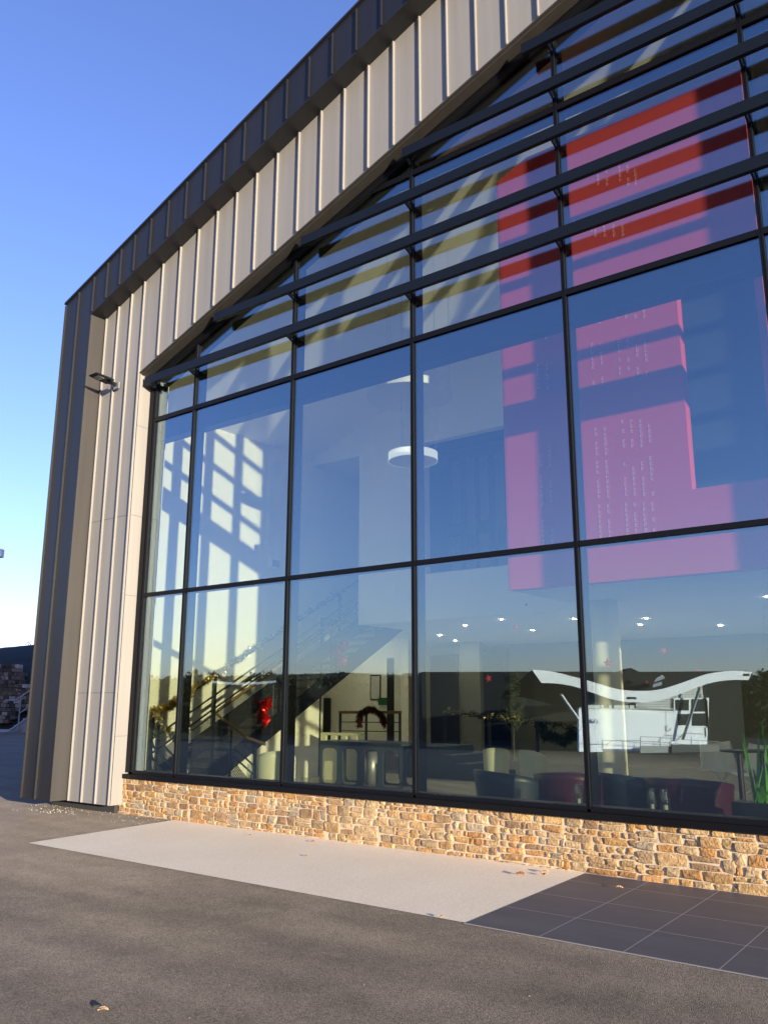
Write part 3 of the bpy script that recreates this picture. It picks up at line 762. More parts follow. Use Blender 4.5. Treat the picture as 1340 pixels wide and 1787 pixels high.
for X, Ys in ((XFAR+.05, (2.94, 4.7, 6.4)), (XN-.03, (1.95, 3.45, 4.85, 6.25))):
    for Y in Ys:
        m = MB(); m.box(X-.016, X+.016, Y-.022, Y+.022, zt(Y)-.02, zt(Y)+.96); m.build('baluster', M['stair'], ST)
for h in (.38, .62): rail_line(XFAR+.05, h, 1.3, 7.9, .013, M['stair'], 'guard_rail')
rail_line(XFAR+.05, .96, 1.3, 7.9, .018, M['stair'], 'guard_rail')
for h in (.68, .84): rail_line(XN-.03, h, 1.5, 7.9, .013, M['stair'], 'guard_rail')
rail_line(XN-.03, 1.0, 2.6, 7.9, .018, M['stair'], 'guard_rail')
rail_line(XN+.04, .90, 1.97, 7.9, .024, M['wood'], 'handrail')
m = MB(); m.add([(XN-.03, 1.5, zt(1.5)+.03), (XN-.03, 7.9, zt(7.9)+.03), (XN-.03, 7.9, zt(7.9)+.66), (XN-.03, 1.5, zt(1.5)+.66)], [(0,1,2,3)]); m.build('mesh_infill', M['perf'], ST, fix=False)
# descending guard in front of the stair foot
GD = empty('stair_guard', (-11.6, .6, ZF), 'dark guard with sloping rails and perforated panel at the foot of the stair', 'railing')
ga = atx(266, 1244, -12.02); X0 = ga.x; yG = ga.y
m = MB(); m.box(X0-.03, X0+.03, yG-.03, yG+.03, ZF, ga.z); m.box(X0+.15, X0+.19, yG-.02, yG+.02, ZF, ga.z-.15); m.build('post', M['stair'], GD)
def slope_rail(dz_, r=.016, l=1.9): 
    m = MB(); m.tube([(X0, yG, ga.z-dz_), (X0+l, yG, max(ZF+.03, ga.z-dz_-l*.62))], r, 8); m.build('guard_rail', M['stair'], GD)
for d_ in (.30, .50): slope_rail(d_, l=1.3)
m = MB(); m.prism([(X0, ZF+.02), (X0+.85, ZF+.02), (X0, ga.z-.70)], yG-.002, yG+.002, 'y'); m.build('mesh_panel', M['perf'], GD)
slope_rail(.70, l=.9)
# second, low guard crossing the stair front with an oak handrail
g2 = empty('low_guard', (-9.9, 1.9, ZF), 'low guard with an oak handrail sloping down to the right across the stair', 'railing')
pa, pb, pc = at(378,1246,2.0), at(432,1288,2.0), at(463,1299,2.0)
m = MB(); m.tube([pa, pb, pb.lerp(pc, .35)+Vector((0,0,.0)), pc], .024, 8); m.build('handrail', M['wood'], g2)
m = MB(); m.tube([(pa.x+.35, 2.02, pa.z-.25), (pa.x+.35, 2.02, ZF)], .02, 8); q1 = at(445,1330,2.02); m.box(q1.x-.02, q1.x+.02, 2.0, 2.04, ZF, q1.z+.22); m.build('post', M['stair'], g2)
for (u, v) in (((405,1318),(443,1352)), ((412,1308),(443,1336)), ((428,1300),(445,1318))):
    a_, b_ = at(*u, 2.02), at(*v, 2.02); m = MB(); m.tube([a_, b_], .014, 6); m.build('guard_rail', M['stair'], g2)
m = MB(); pts = [at(388,1357,2.02), at(412,1332,2.02), at(432,1357,2.02)]; m.add(pts, [(0,1,2)]); m.build('mesh_panel', M['perf'], g2, fix=False)
m = MB()
for (a_, b_) in (((322,1304),(354,1307)), ((318,1322),(378,1330)), ((318,1340),(378,1348))):
    u, v = at(*a_, 2.3), at(*b_, 2.3); m.box(u.x, v.x, 2.28, 2.5, u.z-.05, u.z)
m.build('step', M['tread'], g2)
m = MB(); u, v = at(331,1306,2.2), at(354,1306,2.2); m.tube([u, v], .035, 10); m.build('roller', M['wood'], g2)

# ------------------------------------------------------------------ garlands, bows, stars
def garland(name, pts, r, n, mats, label, cat, seed=1, leaf=.05, group=None, split=None):
    rr = random.Random(seed); b = MB(); pts = [Vector(p) for p in pts]
    L = [0]
    for i in range(len(pts)-1): L.append(L[-1] + (pts[i+1]-pts[i]).length)
    for k in range(n):
        t = rr.uniform(0, L[-1]); i = max(j for j in range(len(L)) if L[j] <= t); i = min(i, len(pts)-2)
        p = pts[i].lerp(pts[i+1], (t-L[i])/max(1e-6, L[i+1]-L[i]))
        p += Vector((.3*r*math.sin(t*9), 0, .45*r*math.sin(t*13)))
        d = Vector((rr.gauss(0,1), rr.gauss(0,1), rr.gauss(0,1))).normalized()
        q = p + d*r*rr.uniform(.2, 1.0); e = Vector((rr.gauss(0,1), rr.gauss(0,1), rr.gauss(0,1))).normalized()
        s = leaf*rr.uniform(.5, 1.2); f = d.cross(e).normalized()*s*.28
        mi = rr.randrange(len(mats)) if split is None else (0 if t < split*L[-1]*rr.uniform(.85,1.15) else 1)
        b.add([q-f, q+d*s+e*s*.3, q+f, q-d*s*.4], [(0,1,2,3)], mi)
    o = b.build(name, mats, None, fix=False); return tag(o, label, cat, group)
gp_ = [(XFAR+.05, Y, zt(Y)+1.0) for Y in (1.55, 2.2, 2.9, 3.8, 4.7, 5.6, 6.6)]
garland('tinsel_garland', gp_, .045, 3400, [M['gold'], M['silver']], 'gold and silver tinsel garland wound along the stair handrail', 'garland', 2, .05, split=.3)
g0 = Vector((X0, yG, ga.z))
garland('tinsel_garland', [g0+Vector((0,0,.02)), g0+Vector((.3,.1,.10)), g0+Vector((.6,.3,.25))], .05, 700, [M['gold']], 'gold tinsel draped up from the corner post by the left window', 'garland', 3, .05)
garland('tinsel_garland', [g0+Vector((0,0,.02)), g0+Vector((.35,.0,-.22)), g0+Vector((.9,.0,-.60))], .045, 700, [M['gold'], M['silver']], 'dull gold tinsel hanging down the sloping guard rail', 'garland', 4, .05)
rz = 9.0
ra, rb_ = at(592,1243,rz-2.6), at(700,1243,rz-2.6)
RG = empty('handrail_guard', (ra.lerp(rb_, .5).x, ra.y, ZF), 'dark guard rail draped with red tinsel, behind the arched table', 'railing')
m = MB(); m.tube([ra, rb_], .03, 8)
m.build('handrail', M['wood'], RG)
for dz_ in (.20, .38): m = MB(); m.tube([ra-Vector((0,0,dz_)), rb_-Vector((0,0,dz_))], .01, 6); m.build('guard_rail', M['stair'], RG)
for t in (.02, .45, .98):
    q = ra.lerp(rb_, t); m = MB(); m.box(q.x-.02, q.x+.02, q.y-.02, q.y+.02, ZF, q.z-.01); m.build('post', M['stair'], RG)
m = MB(); m.add([(ra.x+.02, ra.y, ZF+.1), (rb_.x-.02, ra.y, ZF+.1), (rb_.x-.02, ra.y, ra.z-.55), (ra.x+.02, ra.y, ra.z-.55)], [(0,1,2,3)]); m.build('mesh_infill', M['perf'], RG, fix=False)
q = [at(*u, rz-2.65) for u in ((627,1268),(627,1245),(640,1240),(655,1241),(664,1246),(671,1267))]
garland('tinsel_garland', q, .05, 1500, [M['wine']], 'thick dark red tinsel looped over the guard rail behind the arched table', 'garland', 5, .06)
# long railing on the raised floor
rp = [at(776,1241,9.2), at(853,1250,8.6), at(936,1260,8.0), at(1020,1272,7.4)]
LR = empty('gallery_railing', (rp[1].x, rp[1].y, .36), 'dark railing with round posts edging the raised floor', 'railing')
for i, p in enumerate(rp):
    m = MB(); m.tube([p, (p.x, p.y, ZF if p.y < 8.3 else .36)], .035, 10); m.build('post', M['stair'], LR)
m = MB(); m.tube(rp, .022, 8); m.build('handrail', M['stair'], LR)
garland('fir_garland', rp, .05, 2600, [M['fir'], M['fir'], M['gold']], 'dark fir garland wound along the railing of the raised floor', 'garland', 6, .055)
sw_ = [rp[2]+Vector((.03,-.05,-.02)), at(948,1278,7.8), at(965,1289,7.7), at(985,1290,7.6), at(1003,1282,7.5), rp[3]+Vector((-.05,-.05,-.05))]
garland('fir_garland', sw_, .09, 2200, [M['fir']], 'thick dark fir swag hanging below the railing beside the fifth mullion', 'garland', 7, .07)
def bow(p, s, label, crumple=1):
    e = empty('foil_bow', p, label, 'bow', 'red foil bows on the stair')
    rr = random.Random(9)
    def lobe(c, ax, w, l, name):
        b = MB(); n = 7; mlen = 7
        for i in range(mlen+1):
            for j in range(n+1):
                u = i/mlen; v = j/n*2-1
                wd = w*math.sin(math.pi*min(1, u*.85+.12))**.7
                q = Vector(c) + Vector(ax)*l*u + Vector((-ax[2], 0, ax[0]))*wd*v + Vector((0, -.05*s*math.cos(v*2.2)+rr.uniform(-.018,.018)*s*2, 0))
                q += Vector((rr.uniform(-1,1), 0, rr.uniform(-1,1)))*.008*s*2
                b.v.append(q)
        for i in range(mlen):
            for j in range(n): b.f.append([i*(n+1)+j, i*(n+1)+j+1, (i+1)*(n+1)+j+1, (i+1)*(n+1)+j]); b.m.append(0); b.c.append(None)
        o = b.build(name, M['red'], e, fix=False)
        sd = o.modifiers.new('thick', 'SOLIDIFY'); sd.thickness = .004
    c = (p.x, p.y, p.z)
    lobe(c, (-.93,0,.36), .10*s, .24*s, 'loop'); lobe(c, (.86,0,.5), .10*s, .22*s, 'loop')
    lobe(c, (-.35,0,-.93), .07*s, .34*s, 'ribbon'); lobe(c, (.22,0,-.97), .08*s, .36*s, 'ribbon')
    m = MB(); m.lathe([(.01, -.03*s), (.035*s, -.02*s), (.04*s, .02*s), (.01, .035*s)], 10, c); m.build('knot', M['red'], e)
p = atx(460, 1232, XN+.02); bow(p, .98, 'crumpled shiny red foil bow tied to the lower part of the stair')
p = atx(592, 1132, XN+.02); bow(p, 1.1, 'red foil bow tied near the top of the stair, dim behind the sky reflection')
def star(px, py, Y, r, rot, label):
    p = at(px, py, Y); b = MB(); pts = []
    for k in range(10):
        a = math.pi/2 + rot + k*math.pi/5; rr = r if k % 2 == 0 else r*.42; pts.append((p.x+rr*math.cos(a), p.z+rr*math.sin(a)))
    n = 10; b.add([(x_, p.y, z_) for x_, z_ in pts] + [(p.x, p.y-.006, p.z), (p.x, p.y+.006, p.z)], [((i+1) % n, i, 10) for i in range(n)] + [(i, (i+1) % n, 11) for i in range(n)])
    tag(b.build('paper_star', M['star'], None), label, 'star', 'red paper stars hung in the hall')
YS = .30
star(1060,1157,YS,.050,.1,'largest red paper star, in front of the round column')
star(1157,1136,YS,.042,.5,'red paper star right of the column, above the reflected wavy roof')
star(852,1184,YS,.046,.3,'red paper star low in the pane left of the fifth mullion')
star(899,1094,YS,.034,.0,'small faint red star between two downlights')
star(918,1055,YS,.020,.2,'tiny red star just under the pink corner')
star(1128,1190,YS,.018,.2,'tiny red star left of the reflected roof window')
star(1217,1170,YS,.016,.4,'tiny red speck of a star over the crest of the reflected roof')

# ------------------------------------------------------------------ furniture
def tub_chair(colm, label, x, y, rz, z=ZF, h=.75, r=.34, group='moulded tub chairs inside the window'):
    e = empty('tub_chair', (0,0,0), label, 'chair', group)
    b = MB(); n = 44; A = math.radians(125); lay = 6
    def top(t): return h - .13*abs(t)**2.2
    def bot(t):
        a = abs(t)
        if a > .86 or .34 < a < .46: return 0.0
        if a >= .46: return .34*math.sin(math.pi*(a-.46)/.40)**.45
        return .36*math.cos(math.pi*.5*a/.34)**.45
    for i in range(n+1):
        t = i/n*2-1; a = A*t
        for j in range(lay+1):
            u = j/lay; z_ = bot(t)*(1-u) + top(t)*u
            rr_ = r*(.86 + .16*(z_/h)**1.5)
            b.v.append(Vector((rr_*math.sin(a), rr_*math.cos(a)*1.0, z_)))
    for i in range(n):
        for j in range(lay):
            k = i*(lay+1)+j; b.f.append([k, k+lay+1, k+lay+2, k+1]); b.m.append(0); b.c.append(None)
    o = b.build('shell', colm, e, smooth=True, fix=False); sd = o.modifiers.new('thick', 'SOLIDIFY'); sd.thickness = .028; sd.offset = 0
    b = MB(); pts = [(.86*r*math.sin(A*t/12), .86*r*math.cos(A*t/12)) for t in range(-12, 13)]
    pts = [(px_*.97, py_*.97) for px_, py_ in pts] + [(r*.72, -r*.75), (-r*.72, -r*.75)]
    b.prism(pts, .40, .44, 'z'); b.build('seat', colm, e)
    e.location = (x, y, z); e.rotation_euler = (0, 0, rz); return e
GRP = 'moulded tub chairs inside the window'
q = atz(880, 1350, .76); tub_chair(M['navy_plastic'], 'dark blue tub chair with its curved back to the window, in the fourth bay', q.x, q.y+.15, math.radians(150), r=.40)
q = atz(975, 1352, .76); tub_chair(M['plum_plastic'], 'plum tub chair beside the blue one, left of the fifth mullion', q.x+.08, q.y+.15, math.radians(200), r=.40)
q = atz(1105, 1362, .72); tub_chair(M['navy_plastic'], 'dark blue tub chair in front of the round column', q.x, q.y+.10, math.radians(150), r=.40)
q = atz(1195, 1366, .74); tub_chair(M['plum_plastic'], 'plum tub chair right of the round column', q.x, q.y+.1, math.radians(185), r=.42)
q = atz(865, 1310, .80); tub_chair(M['cream_plastic'], 'left one of the two cream moulded chairs behind the blue tub chair', q.x, q.y, math.radians(205), h=.80, r=.19)
q = atz(930, 1314, .80); tub_chair(M['cream_plastic'], 'right one of the two cream moulded chairs behind the blue tub chair', q.x, q.y, math.radians(165), h=.80, r=.20)
q = atz(457, 1312, .80); tub_chair(M['cream_plastic'], 'cream moulded chair at the foot of the stair', q.x+.5, q.y-.3, math.radians(250), h=.80, r=.20)
# low round table between the tub chairs
def low_table(px, py, label, r=.42, h=.68):
    q = atz(px, py, ZF+h); e = empty('cafe_table', (q.x, q.y, ZF), label, 'table')
    m = MB(); m.lathe([(r-.02, ZF+h-.03), (r, ZF+h-.015), (r, ZF+h)], 32, (q.x, q.y, 0)); m.build('tabletop', M['blackp'], e)
    m = MB(); m.lathe([(.03, ZF+.02), (.03, ZF+h-.03)], 12, (q.x, q.y, 0)); m.build('column', M['blackp'], e)
    m = MB(); m.lathe([(.22, ZF), (.22, ZF+.015), (.03, ZF+.03)], 24, (q.x, q.y, 0)); m.build('base', M['blackp'], e)
low_table(1003, 1352, 'small black round table between the blue and plum chairs')
low_table(1150, 1360, 'small black round table between the column and the right plum chair', .40)
# shell chairs with crossing legs at the right
def shell_chair(x, y, rz, label):
    e = empty('shell_chair', (0,0,0), label, 'chair', 'white shell chairs with crossed legs')
    b = MB(); n, k = 12, 12
    for i in range(n+1):
        u = i/n
        if u < .5: yy, zz = -.20+.40*(u/.5), .45+.02*math.cos(u*6)
        else: t = (u-.5)/.5; yy, zz = .20+.16*t, .45+.42*t**1.1
        wd = .22 + (.03*math.sin(math.pi*u))
        for j in range(k+1):
            v = j/k*2-1; b.v.append(Vector((wd*v, yy - (.10*v*v if u > .5 else 0), zz + .03*v*v)))
    for i in range(n):
        for j in range(k): a_ = i*(k+1)+j; b.f.append([a_, a_+1, a_+k+2, a_+k+1]); b.m.append(0); b.c.append(None)
    o = b.build('shell', M['white_plastic'], e, smooth=True, fix=False); sd = o.modifiers.new('thick', 'SOLIDIFY'); sd.thickness = .02
    for (a_, c_) in (((-.20,-.22,0),(.12,.10,.45)), ((.20,-.22,0),(-.12,.10,.45)), ((-.20,.24,0),(.12,-.10,.45)), ((.20,.24,0),(-.12,-.10,.45))):
        m = MB(); m.tube([a_, c_], .017, 8); m.build('leg', M['white_plastic'], e)
    e.location = (x, y, ZF); e.rotation_euler = (0, 0, rz); return e
q = atz(1262, 1400, ZF); e1 = shell_chair(q.x, q.y, 0.5, 'left white shell chair with crossed legs, behind the plum chair')
q = atz(1318, 1412, ZF); e2 = copy_tree(e1); e2.location = (q.x, q.y, ZF); e2.rotation_euler = (0,0,-.4); e2['label'] = 'right white shell chair with crossed legs, behind the green plant'
# tall dark stools
for k, (px, lab) in enumerate(((1288, 'black bar stool with a flat seat rising behind the left shell chair'), (1326, 'black bar stool at the right edge, behind the right shell chair'))):
    q = atz(px, 1309, 1.02); e = empty('bar_stool', (q.x, q.y, ZF), lab, 'stool', 'black bar stools')
    m = MB(); m.lathe([(.05, .99), (.19, 1.0), (.20, 1.02)], 20, (q.x, q.y, 0)); m.build('seat', M['blackp'], e)
    m = MB(); m.lathe([(.22, ZF), (.20, ZF+.02), (.035, ZF+.05), (.03, .99)], 16, (q.x, q.y, 0)); m.build('pedestal', M['blackp'], e)
# arched table
a_, b_ = at(557,1292,4.6), at(722,1290,5.0)
TA = empty('arched_table', (a_.x+.9, 4.7, ZF), 'long slate table whose side panel is cut into tall rounded arches', 'table')
tx0, tx1, ty = a_.x, b_.x+.02, 4.6; tz = .83
m = MB(); m.box(tx0, tx1, ty, ty+.75, tz-.05, tz); m.build('tabletop', M['slate_plastic'], TA)
def arch_panel(y0):
    m = MB(); nA = 4; W_ = (tx1-tx0)/nA
    for k in range(nA):
        xa = tx0+k*W_; lg = .055
        # each arch cell: rim polygon split around a rounded opening
        outer = []; inner = []
        ox0, ox1, oz0_, oz1_ = xa+lg, xa+W_-lg, ZF+.03, tz-.13; rr_ = .09
        segs = []
        for (cx_, cz_, a0_) in ((ox1-rr_, oz0_+rr_, -90), (ox1-rr_, oz1_-rr_, 0), (ox0+rr_, oz1_-rr_, 90), (ox0+rr_, oz0_+rr_, 180)):
            for s_ in range(6):
                t = math.radians(a0_ + 90*s_/5); segs.append((cx_+rr_*math.cos(t), cz_+rr_*math.sin(t)))
        c_ = ((ox0+ox1)/2, (oz0_+oz1_)/2)
        outs = []
        for (sx_, sz_) in segs:
            dx_, dz_ = sx_-c_[0], sz_-c_[1]; tt = []
            if dx_ > 1e-6: tt.append((xa+W_-c_[0])/dx_)
            if dx_ < -1e-6: tt.append((xa-c_[0])/dx_)
            if dz_ > 1e-6: tt.append((tz-.052-c_[1])/dz_)
            if dz_ < -1e-6: tt.append((ZF-c_[1])/dz_)
            t = min(tt); outs.append((c_[0]+dx_*t, c_[1]+dz_*t))
        n_ = len(segs)
        vs = [(p_[0], y0, p_[1]) for p_ in segs] + [(p_[0], y0, p_[1]) for p_ in outs] + [(p_[0], y0+.03, p_[1]) for p_ in segs] + [(p_[0], y0+.03, p_[1]) for p_ in outs]
        fs = []
        for i in range(n_):
            j = (i+1) % n_
            fs += [(i, j, n_+j, n_+i), (2*n_+i, 3*n_+i, 3*n_+j, 2*n_+j), (i, 2*n_+i, 2*n_+j, j)]
        m.add(vs, fs)
    return m
arch_panel(ty+.02).build('side_panel', M['slate_plastic'], TA); arch_panel(ty+.70).build('side_panel', M['slate_plastic'], TA)
# pale cabinet with slotted top behind the table
c1, c2 = at(560,1278,5.45), at(631,1274,5.45)
CB = empty('pale_cabinet', ((c1.x+c2.x)/2, 5.6, ZF), 'pale cabinet with a slotted upper edge behind the arched table', 'cabinet')
m = MB(); zc = c1.z; m.box(c1.x, c2.x, 5.45, 5.50, ZF, zc-.16); n_ = 4; W_ = (c2.x-c1.x)/n_
for k in range(n_): m.box(c1.x+k*W_+ (.0), c1.x+k*W_+W_*.5, 5.45, 5.50, zc-.16, zc-.05)
m.box(c1.x, c2.x, 5.45, 5.50, zc-.05, zc); m.box(c2.x-.05, c2.x, 5.5, 5.9, ZF, zc-.16); m.build('front', M['cream_plastic'], CB)
p = at(648, 1364, 5.2); BN = empty('steel_bin', (p.x, 5.2, ZF), 'tall brushed steel bin seen through an arch of the long table', 'bin')
m = MB(); m.lathe([(.13, ZF), (.13, ZF+.62)], 24, (p.x, 5.2, 0)); o = m.build('body', M['galv'], BN); 
for f_ in o.data.polygons: f_.use_smooth = len(f_.vertices) == 4
m = MB(); m.lathe([(.135, ZF+.62), (.135, ZF+.65), (.09, ZF+.67)], 24, (p.x, 5.2, 0)); m.build('rim', M['steel'], BN)
# short flight of dark steps
s0 = at(757, 1312, 7.2)
SP = empty('indoor_steps', (s0.x+.6, 7.4, ZF), 'short flight of dark steps going down to the right, behind the fourth mullion', 'steps')
for k in range(4):
    xa = s0.x - .9 + k*.33 + .9
    m = MB(); m.box(xa if k else s0.x-.6, xa+.33, 6.9, 8.2, ZF, ZF+.62-k*.155+.0); m.build('step', M['slate_plastic'], SP)
# wall plan and exit sign
u, v = at(645,1178,9.55), at(663,1222,9.55); PLN = empty('framed_plan', ((u.x+v.x)/2, 9.57, (u.z+v.z)/2), 'framed paper plan on the cream wall behind the red tinsel', 'picture')
m = MB(); m.box(u.x, v.x, 9.572, 9.590, v.z, u.z); m.build('frame', M['blackp'], PLN)
m = MB(); m.box(u.x+.03, v.x-.03, 9.568, 9.571, v.z+.03, u.z-.03); m.build('sheet', M['paper'], PLN)
u = at(667,1224,9.5); m = MB(); m.box(u.x-.16, u.x-.01, 9.54, 9.59, u.z-.09, u.z+.09); m.box(u.x+.01, u.x+.16, 9.54, 9.59, u.z-.09, u.z+.09); tag(m.build('exit_sign', M['green_sign'], None), 'small green sign below the framed plan', 'sign')
# vent panel on the left wall
u = atx(468, 972, XW+.02); v = atx(486, 996, XW+.02); VP = empty('wall_unit', (XW+.04, (u.y+v.y)/2, u.z), 'small pale box unit high on the sunlit left wall', 'unit')
m = MB(); m.box(XW+.021, XW+.09, u.y, v.y, v.z, u.z); m.build('casing', M['plaster_white'], VP, bevel=.01)
m = MB(); m.box(XW+.0905, XW+.095, u.y+.05, v.y-.05, v.z+.05, u.z-.05); m.build('grille', M['galv'], VP)
# tumblers on the inner sill
isl = MB(); isl.box(-10.38, XR, .202, .42, .50, .545); isl.build('inner_sill', M['slate_plastic'], B)
def tumbler(px, py, lab):
    p = at(px, py, .33); e = empty('glass_lantern', (p.x, .33, .545), lab, 'glass', 'glass lanterns on the inner sill')
    m = MB(); m.lathe([(.040, .547), (.045, .56), (.045, .70), (.036, .73), (.040, .745)], 20, (p.x, .33, 0), cap=False); m.lathe([(.037, .745), (.034, .73), (.042, .70), (.042, .565), (.001, .562)], 20, (p.x, .33, 0), cap=False)
    m.build('jar', M['clearglass'], e, smooth=True, fix=False)
    m = MB(); m.lathe([(.022, .566), (.022, .61)], 14, (p.x, .33, 0)); m.build('candle', M['candle'], e)
for px, lab in ((326,'glass lantern on the inner sill beside the second mullion'), (437,'glass lantern on the inner sill left of the third mullion'), (1009,'glass lantern on the inner sill left of the fifth mullion'), (1137,'left one of the pair of glass lanterns in front of the plum chair'), (1160,'right one of the pair of glass lanterns in front of the plum chair')): tumbler(px, 1345 if px < 500 else 1400, lab)
# green plant in a dark trough
p = at(1330, 1418, .42); PT = empty('potted_plant', (p.x, .62, .5), 'bright green strap-leaved plant in a dark trough at the right', 'plant')
m = MB(); m.box(p.x-.28, p.x+.5, .50, .74, ZF, .66); m.build('trough', M['blackp'], PT)
b = MB(); rr = random.Random(4)
for k in range(46):
    a = rr.uniform(0, 6.28); L = rr.uniform(.28, .62); lean = rr.uniform(.15, 1.0); base = Vector((p.x+rr.uniform(-.12,.4), .62+rr.uniform(-.06,.06), .66)); wd = rr.uniform(.014,.026)
    d = Vector((math.cos(a), math.sin(a), 0)); s_ = Vector((-d.y, d.x, 0)); prev = None
    for i in range(7):
        t = i/6; c_ = base + d*L*lean*t + Vector((0,0,L*(t*(1.25-lean*.2) - .45*lean*t*t))); ww = wd*(1-t)**.6+.001
        cur = (c_-s_*ww, c_+s_*ww)
        if prev: b.add([prev[0], prev[1], cur[1], cur[0]], [(0,1,2,3)])
        prev = cur
b.build('leaves', M['leafgreen'], PT, fix=False)

# ------------------------------------------------------------------ fallen leaves and grit
def leaf(x, y, s, rz, m_, lab):
    e = MB(); n = 8; c = math.cos(rz); s__ = math.sin(rz); z0 = gz(x, y) + .012
    pts = []
    for k in range(n+1):
        t = k/n; w_ = .38*math.sin(math.pi*t**.8)*(1+.15*((k % 2)*2-1))
        pts.append((t-.5, w_, .10*math.sin(t*3.1)+.05))
    vs = []; 
    for (u_, w_, h_) in pts:
        for sg in (-1, 0, 1):
            X_, Y_ = u_*s, sg*w_*s; zz_ = (h_ + (.16*abs(sg) if True else 0))*s
            vs.append((x+X_*c-Y_*s__, y+X_*s__+Y_*c, z0+zz_))
    fs = []
    for k in range(n): fs += [(3*k, 3*k+1, 3*k+4, 3*k+3), (3*k+1, 3*k+2, 3*k+5, 3*k+4)]
    e.add(vs, fs); o = e.build('fallen_leaf', m_, None, fix=False)
    sd = o.modifiers.new('thick', 'SOLIDIFY'); sd.thickness = .0015
    return tag(o, lab, 'leaf', 'dry leaves on the ground')
leaf(-3.99, -.47, .085, .3, M['leaf'], 'brown leaf near the corner of the pale paving, left of the pair')
leaf(-3.86, -.24, .07, 1.1, M['leafpale'], 'tan leaf nearest the stone wall by the pale paving corner')
leaf(-3.82, -.36, .06, 2.2, M['leaf'], 'small curled leaf beside the dark tiles on pale paving')
leaf(-4.19, -4.67, .055, .8, M['leafpale'], 'tan leaf alone on the asphalt at the bottom of the view')
leaf(-3.07, -.45, .06, .1, M['leafpale'], 'tan leaf lying on the dark tiles')
leaf(-3.78, -2.08, .045, 2.0, M['leafpale'], 'leaf at the outer edge where the paving meets the asphalt')
leaf(-6.7, -.25, .05, .5, M['leaf'], 'leaf on the pale paving close to the stone wall')
leaf(-6.2, -.9, .035, 1.5, M['leaf'], 'small leaf in the middle of the pale paving')
leaf(-7.6, -.35, .04, 2.6, M['leaf'], 'small leaf on the far part of the pale paving')
gv = MB(); rr = random.Random(12)
def pebble(x, y, s):
    z0 = gz(x, y)+.003; pts = [(x+s*math.cos(a)*rr.uniform(.6,1), y+s*math.sin(a)*rr.uniform(.6,1), z0) for a in (0,1.25,2.5,3.8,5.0)]
    gv.add(pts + [(x, y, z0+s*.8)], [(i, (i+1) % 5, 5) for i in range(5)])
for k in range(170): pebble(rr.uniform(-12.4,-9.3), rr.gauss(-.12,.10) if rr.random() < .6 else rr.gauss(-.45,.12), rr.uniform(.004,.012))
for k in range(40): pebble(rr.gauss(-11.5,.25), rr.gauss(-.40,.10), rr.uniform(.006,.018))
for k in range(150): pebble(rr.uniform(-14,3), rr.uniform(-6.5,-2.3), rr.uniform(.0025,.006))
for k in range(120): pebble(rr.uniform(-9.3,5), -abs(rr.gauss(0,.02))-.02, rr.uniform(.003,.008))
M['grit'] = mat('grit', (.42,.38,.33), .9)
o = gv.build('loose_gravel', M['grit'], None, fix=False); tag(o, 'scattered pale grit on the asphalt along the wall', 'gravel', kind='stuff')

# ------------------------------------------------------------------ yard on the left: bank, stone facing, steps, handrail
def fpt(px, py, d):
    r = RX*(px-CX) + DN*(py-CY) + FW*F_PX; return CAM + r*(d/F_PX)
bank = MB(); nb = 30; prof = [(45.0, 1279), (45.6, 1262), (47, 1225), (48.5, 1180), (50, 1150), (52, 1135), (60, 1130)]
colsx = [-260 + i*14 for i in range(34)]
for i, px in enumerate(colsx):
    for k, (d, py) in enumerate(prof):
        top = (1131 - .10*(px)) if k >= 5 else py
        pp = fpt(px, top if k >= 5 else py, d)
        if k == 0: pp.z = -.1
        n_ = .12*math.sin(px*.7+k*2.1) + .10*math.sin(px*.23+k)
        bank.v.append(pp + Vector((n_*.5, n_, n_*.5 if 0 < k < 5 else n_*.3 if k >= 5 else 0)))
K = len(prof)
for i in range(len(colsx)-1):
    for k in range(K-1): bank.f.append([i*K+k, (i+1)*K+k, (i+1)*K+k+1, i*K+k+1]); bank.m.append(0); bank.c.append(None)
o = bank.build('embankment', M['geotex'], None, smooth=True, fix=False); o['kind'] = 'structure'
sf = MB(); rr = random.Random(8)
# stepped rubble facing on the bank
SFC = empty('rubble_retaining_wall', fpt(10, 1250, 44.6), 'dark rubble retaining wall in courses on the shaded bank', 'wall')
for row in range(15):
    py = 1262 - row*6.9; px = -200
    edge = 47 - (row*1.0 if row > 9 else 0) - (10 if row < 3 else 0) - (3-row)*9*(row < 3)
    while px < edge:
        wv = rr.uniform(4, 11); d = 45.0 + row*.22 + rr.uniform(-.04,.04)
        a_ = fpt(px, py, d); b_ = fpt(px+wv, py, d); c_ = fpt(px+wv, py-6.2+rr.uniform(-1,1), d); e_ = fpt(px, py-6.2+rr.uniform(-1,1), d)
        back = Vector((-.59,.77,0))*.6; t = rr.uniform(.4, 1.3); base = rr.choice([(.13,.105,.085),(.10,.085,.07),(.17,.14,.12),(.09,.08,.075)])
        if rr.random() < .10: base = (.34,.31,.28)
        sf.hexa([a_, b_, b_+back, a_+back, e_, c_, c_+back, e_+back], 0, tuple(min(.5, q_*t) for q_ in base)); px += wv + .5
sf.build('stone_courses', M['stone'], SFC)
kb = MB(); a_, b_ = fpt(-300, 1281, 44.3), fpt(17, 1281, 44.3); kb.tube([(a_.x, a_.y, .02), (b_.x, b_.y, .02)], .13, 4); o = kb.build('kerb', M['concrete'], None); o['kind'] = 'structure'
STP = empty('outdoor_steps', fpt(40, 1281, 44), 'concrete steps climbing right behind the building corner', 'steps')
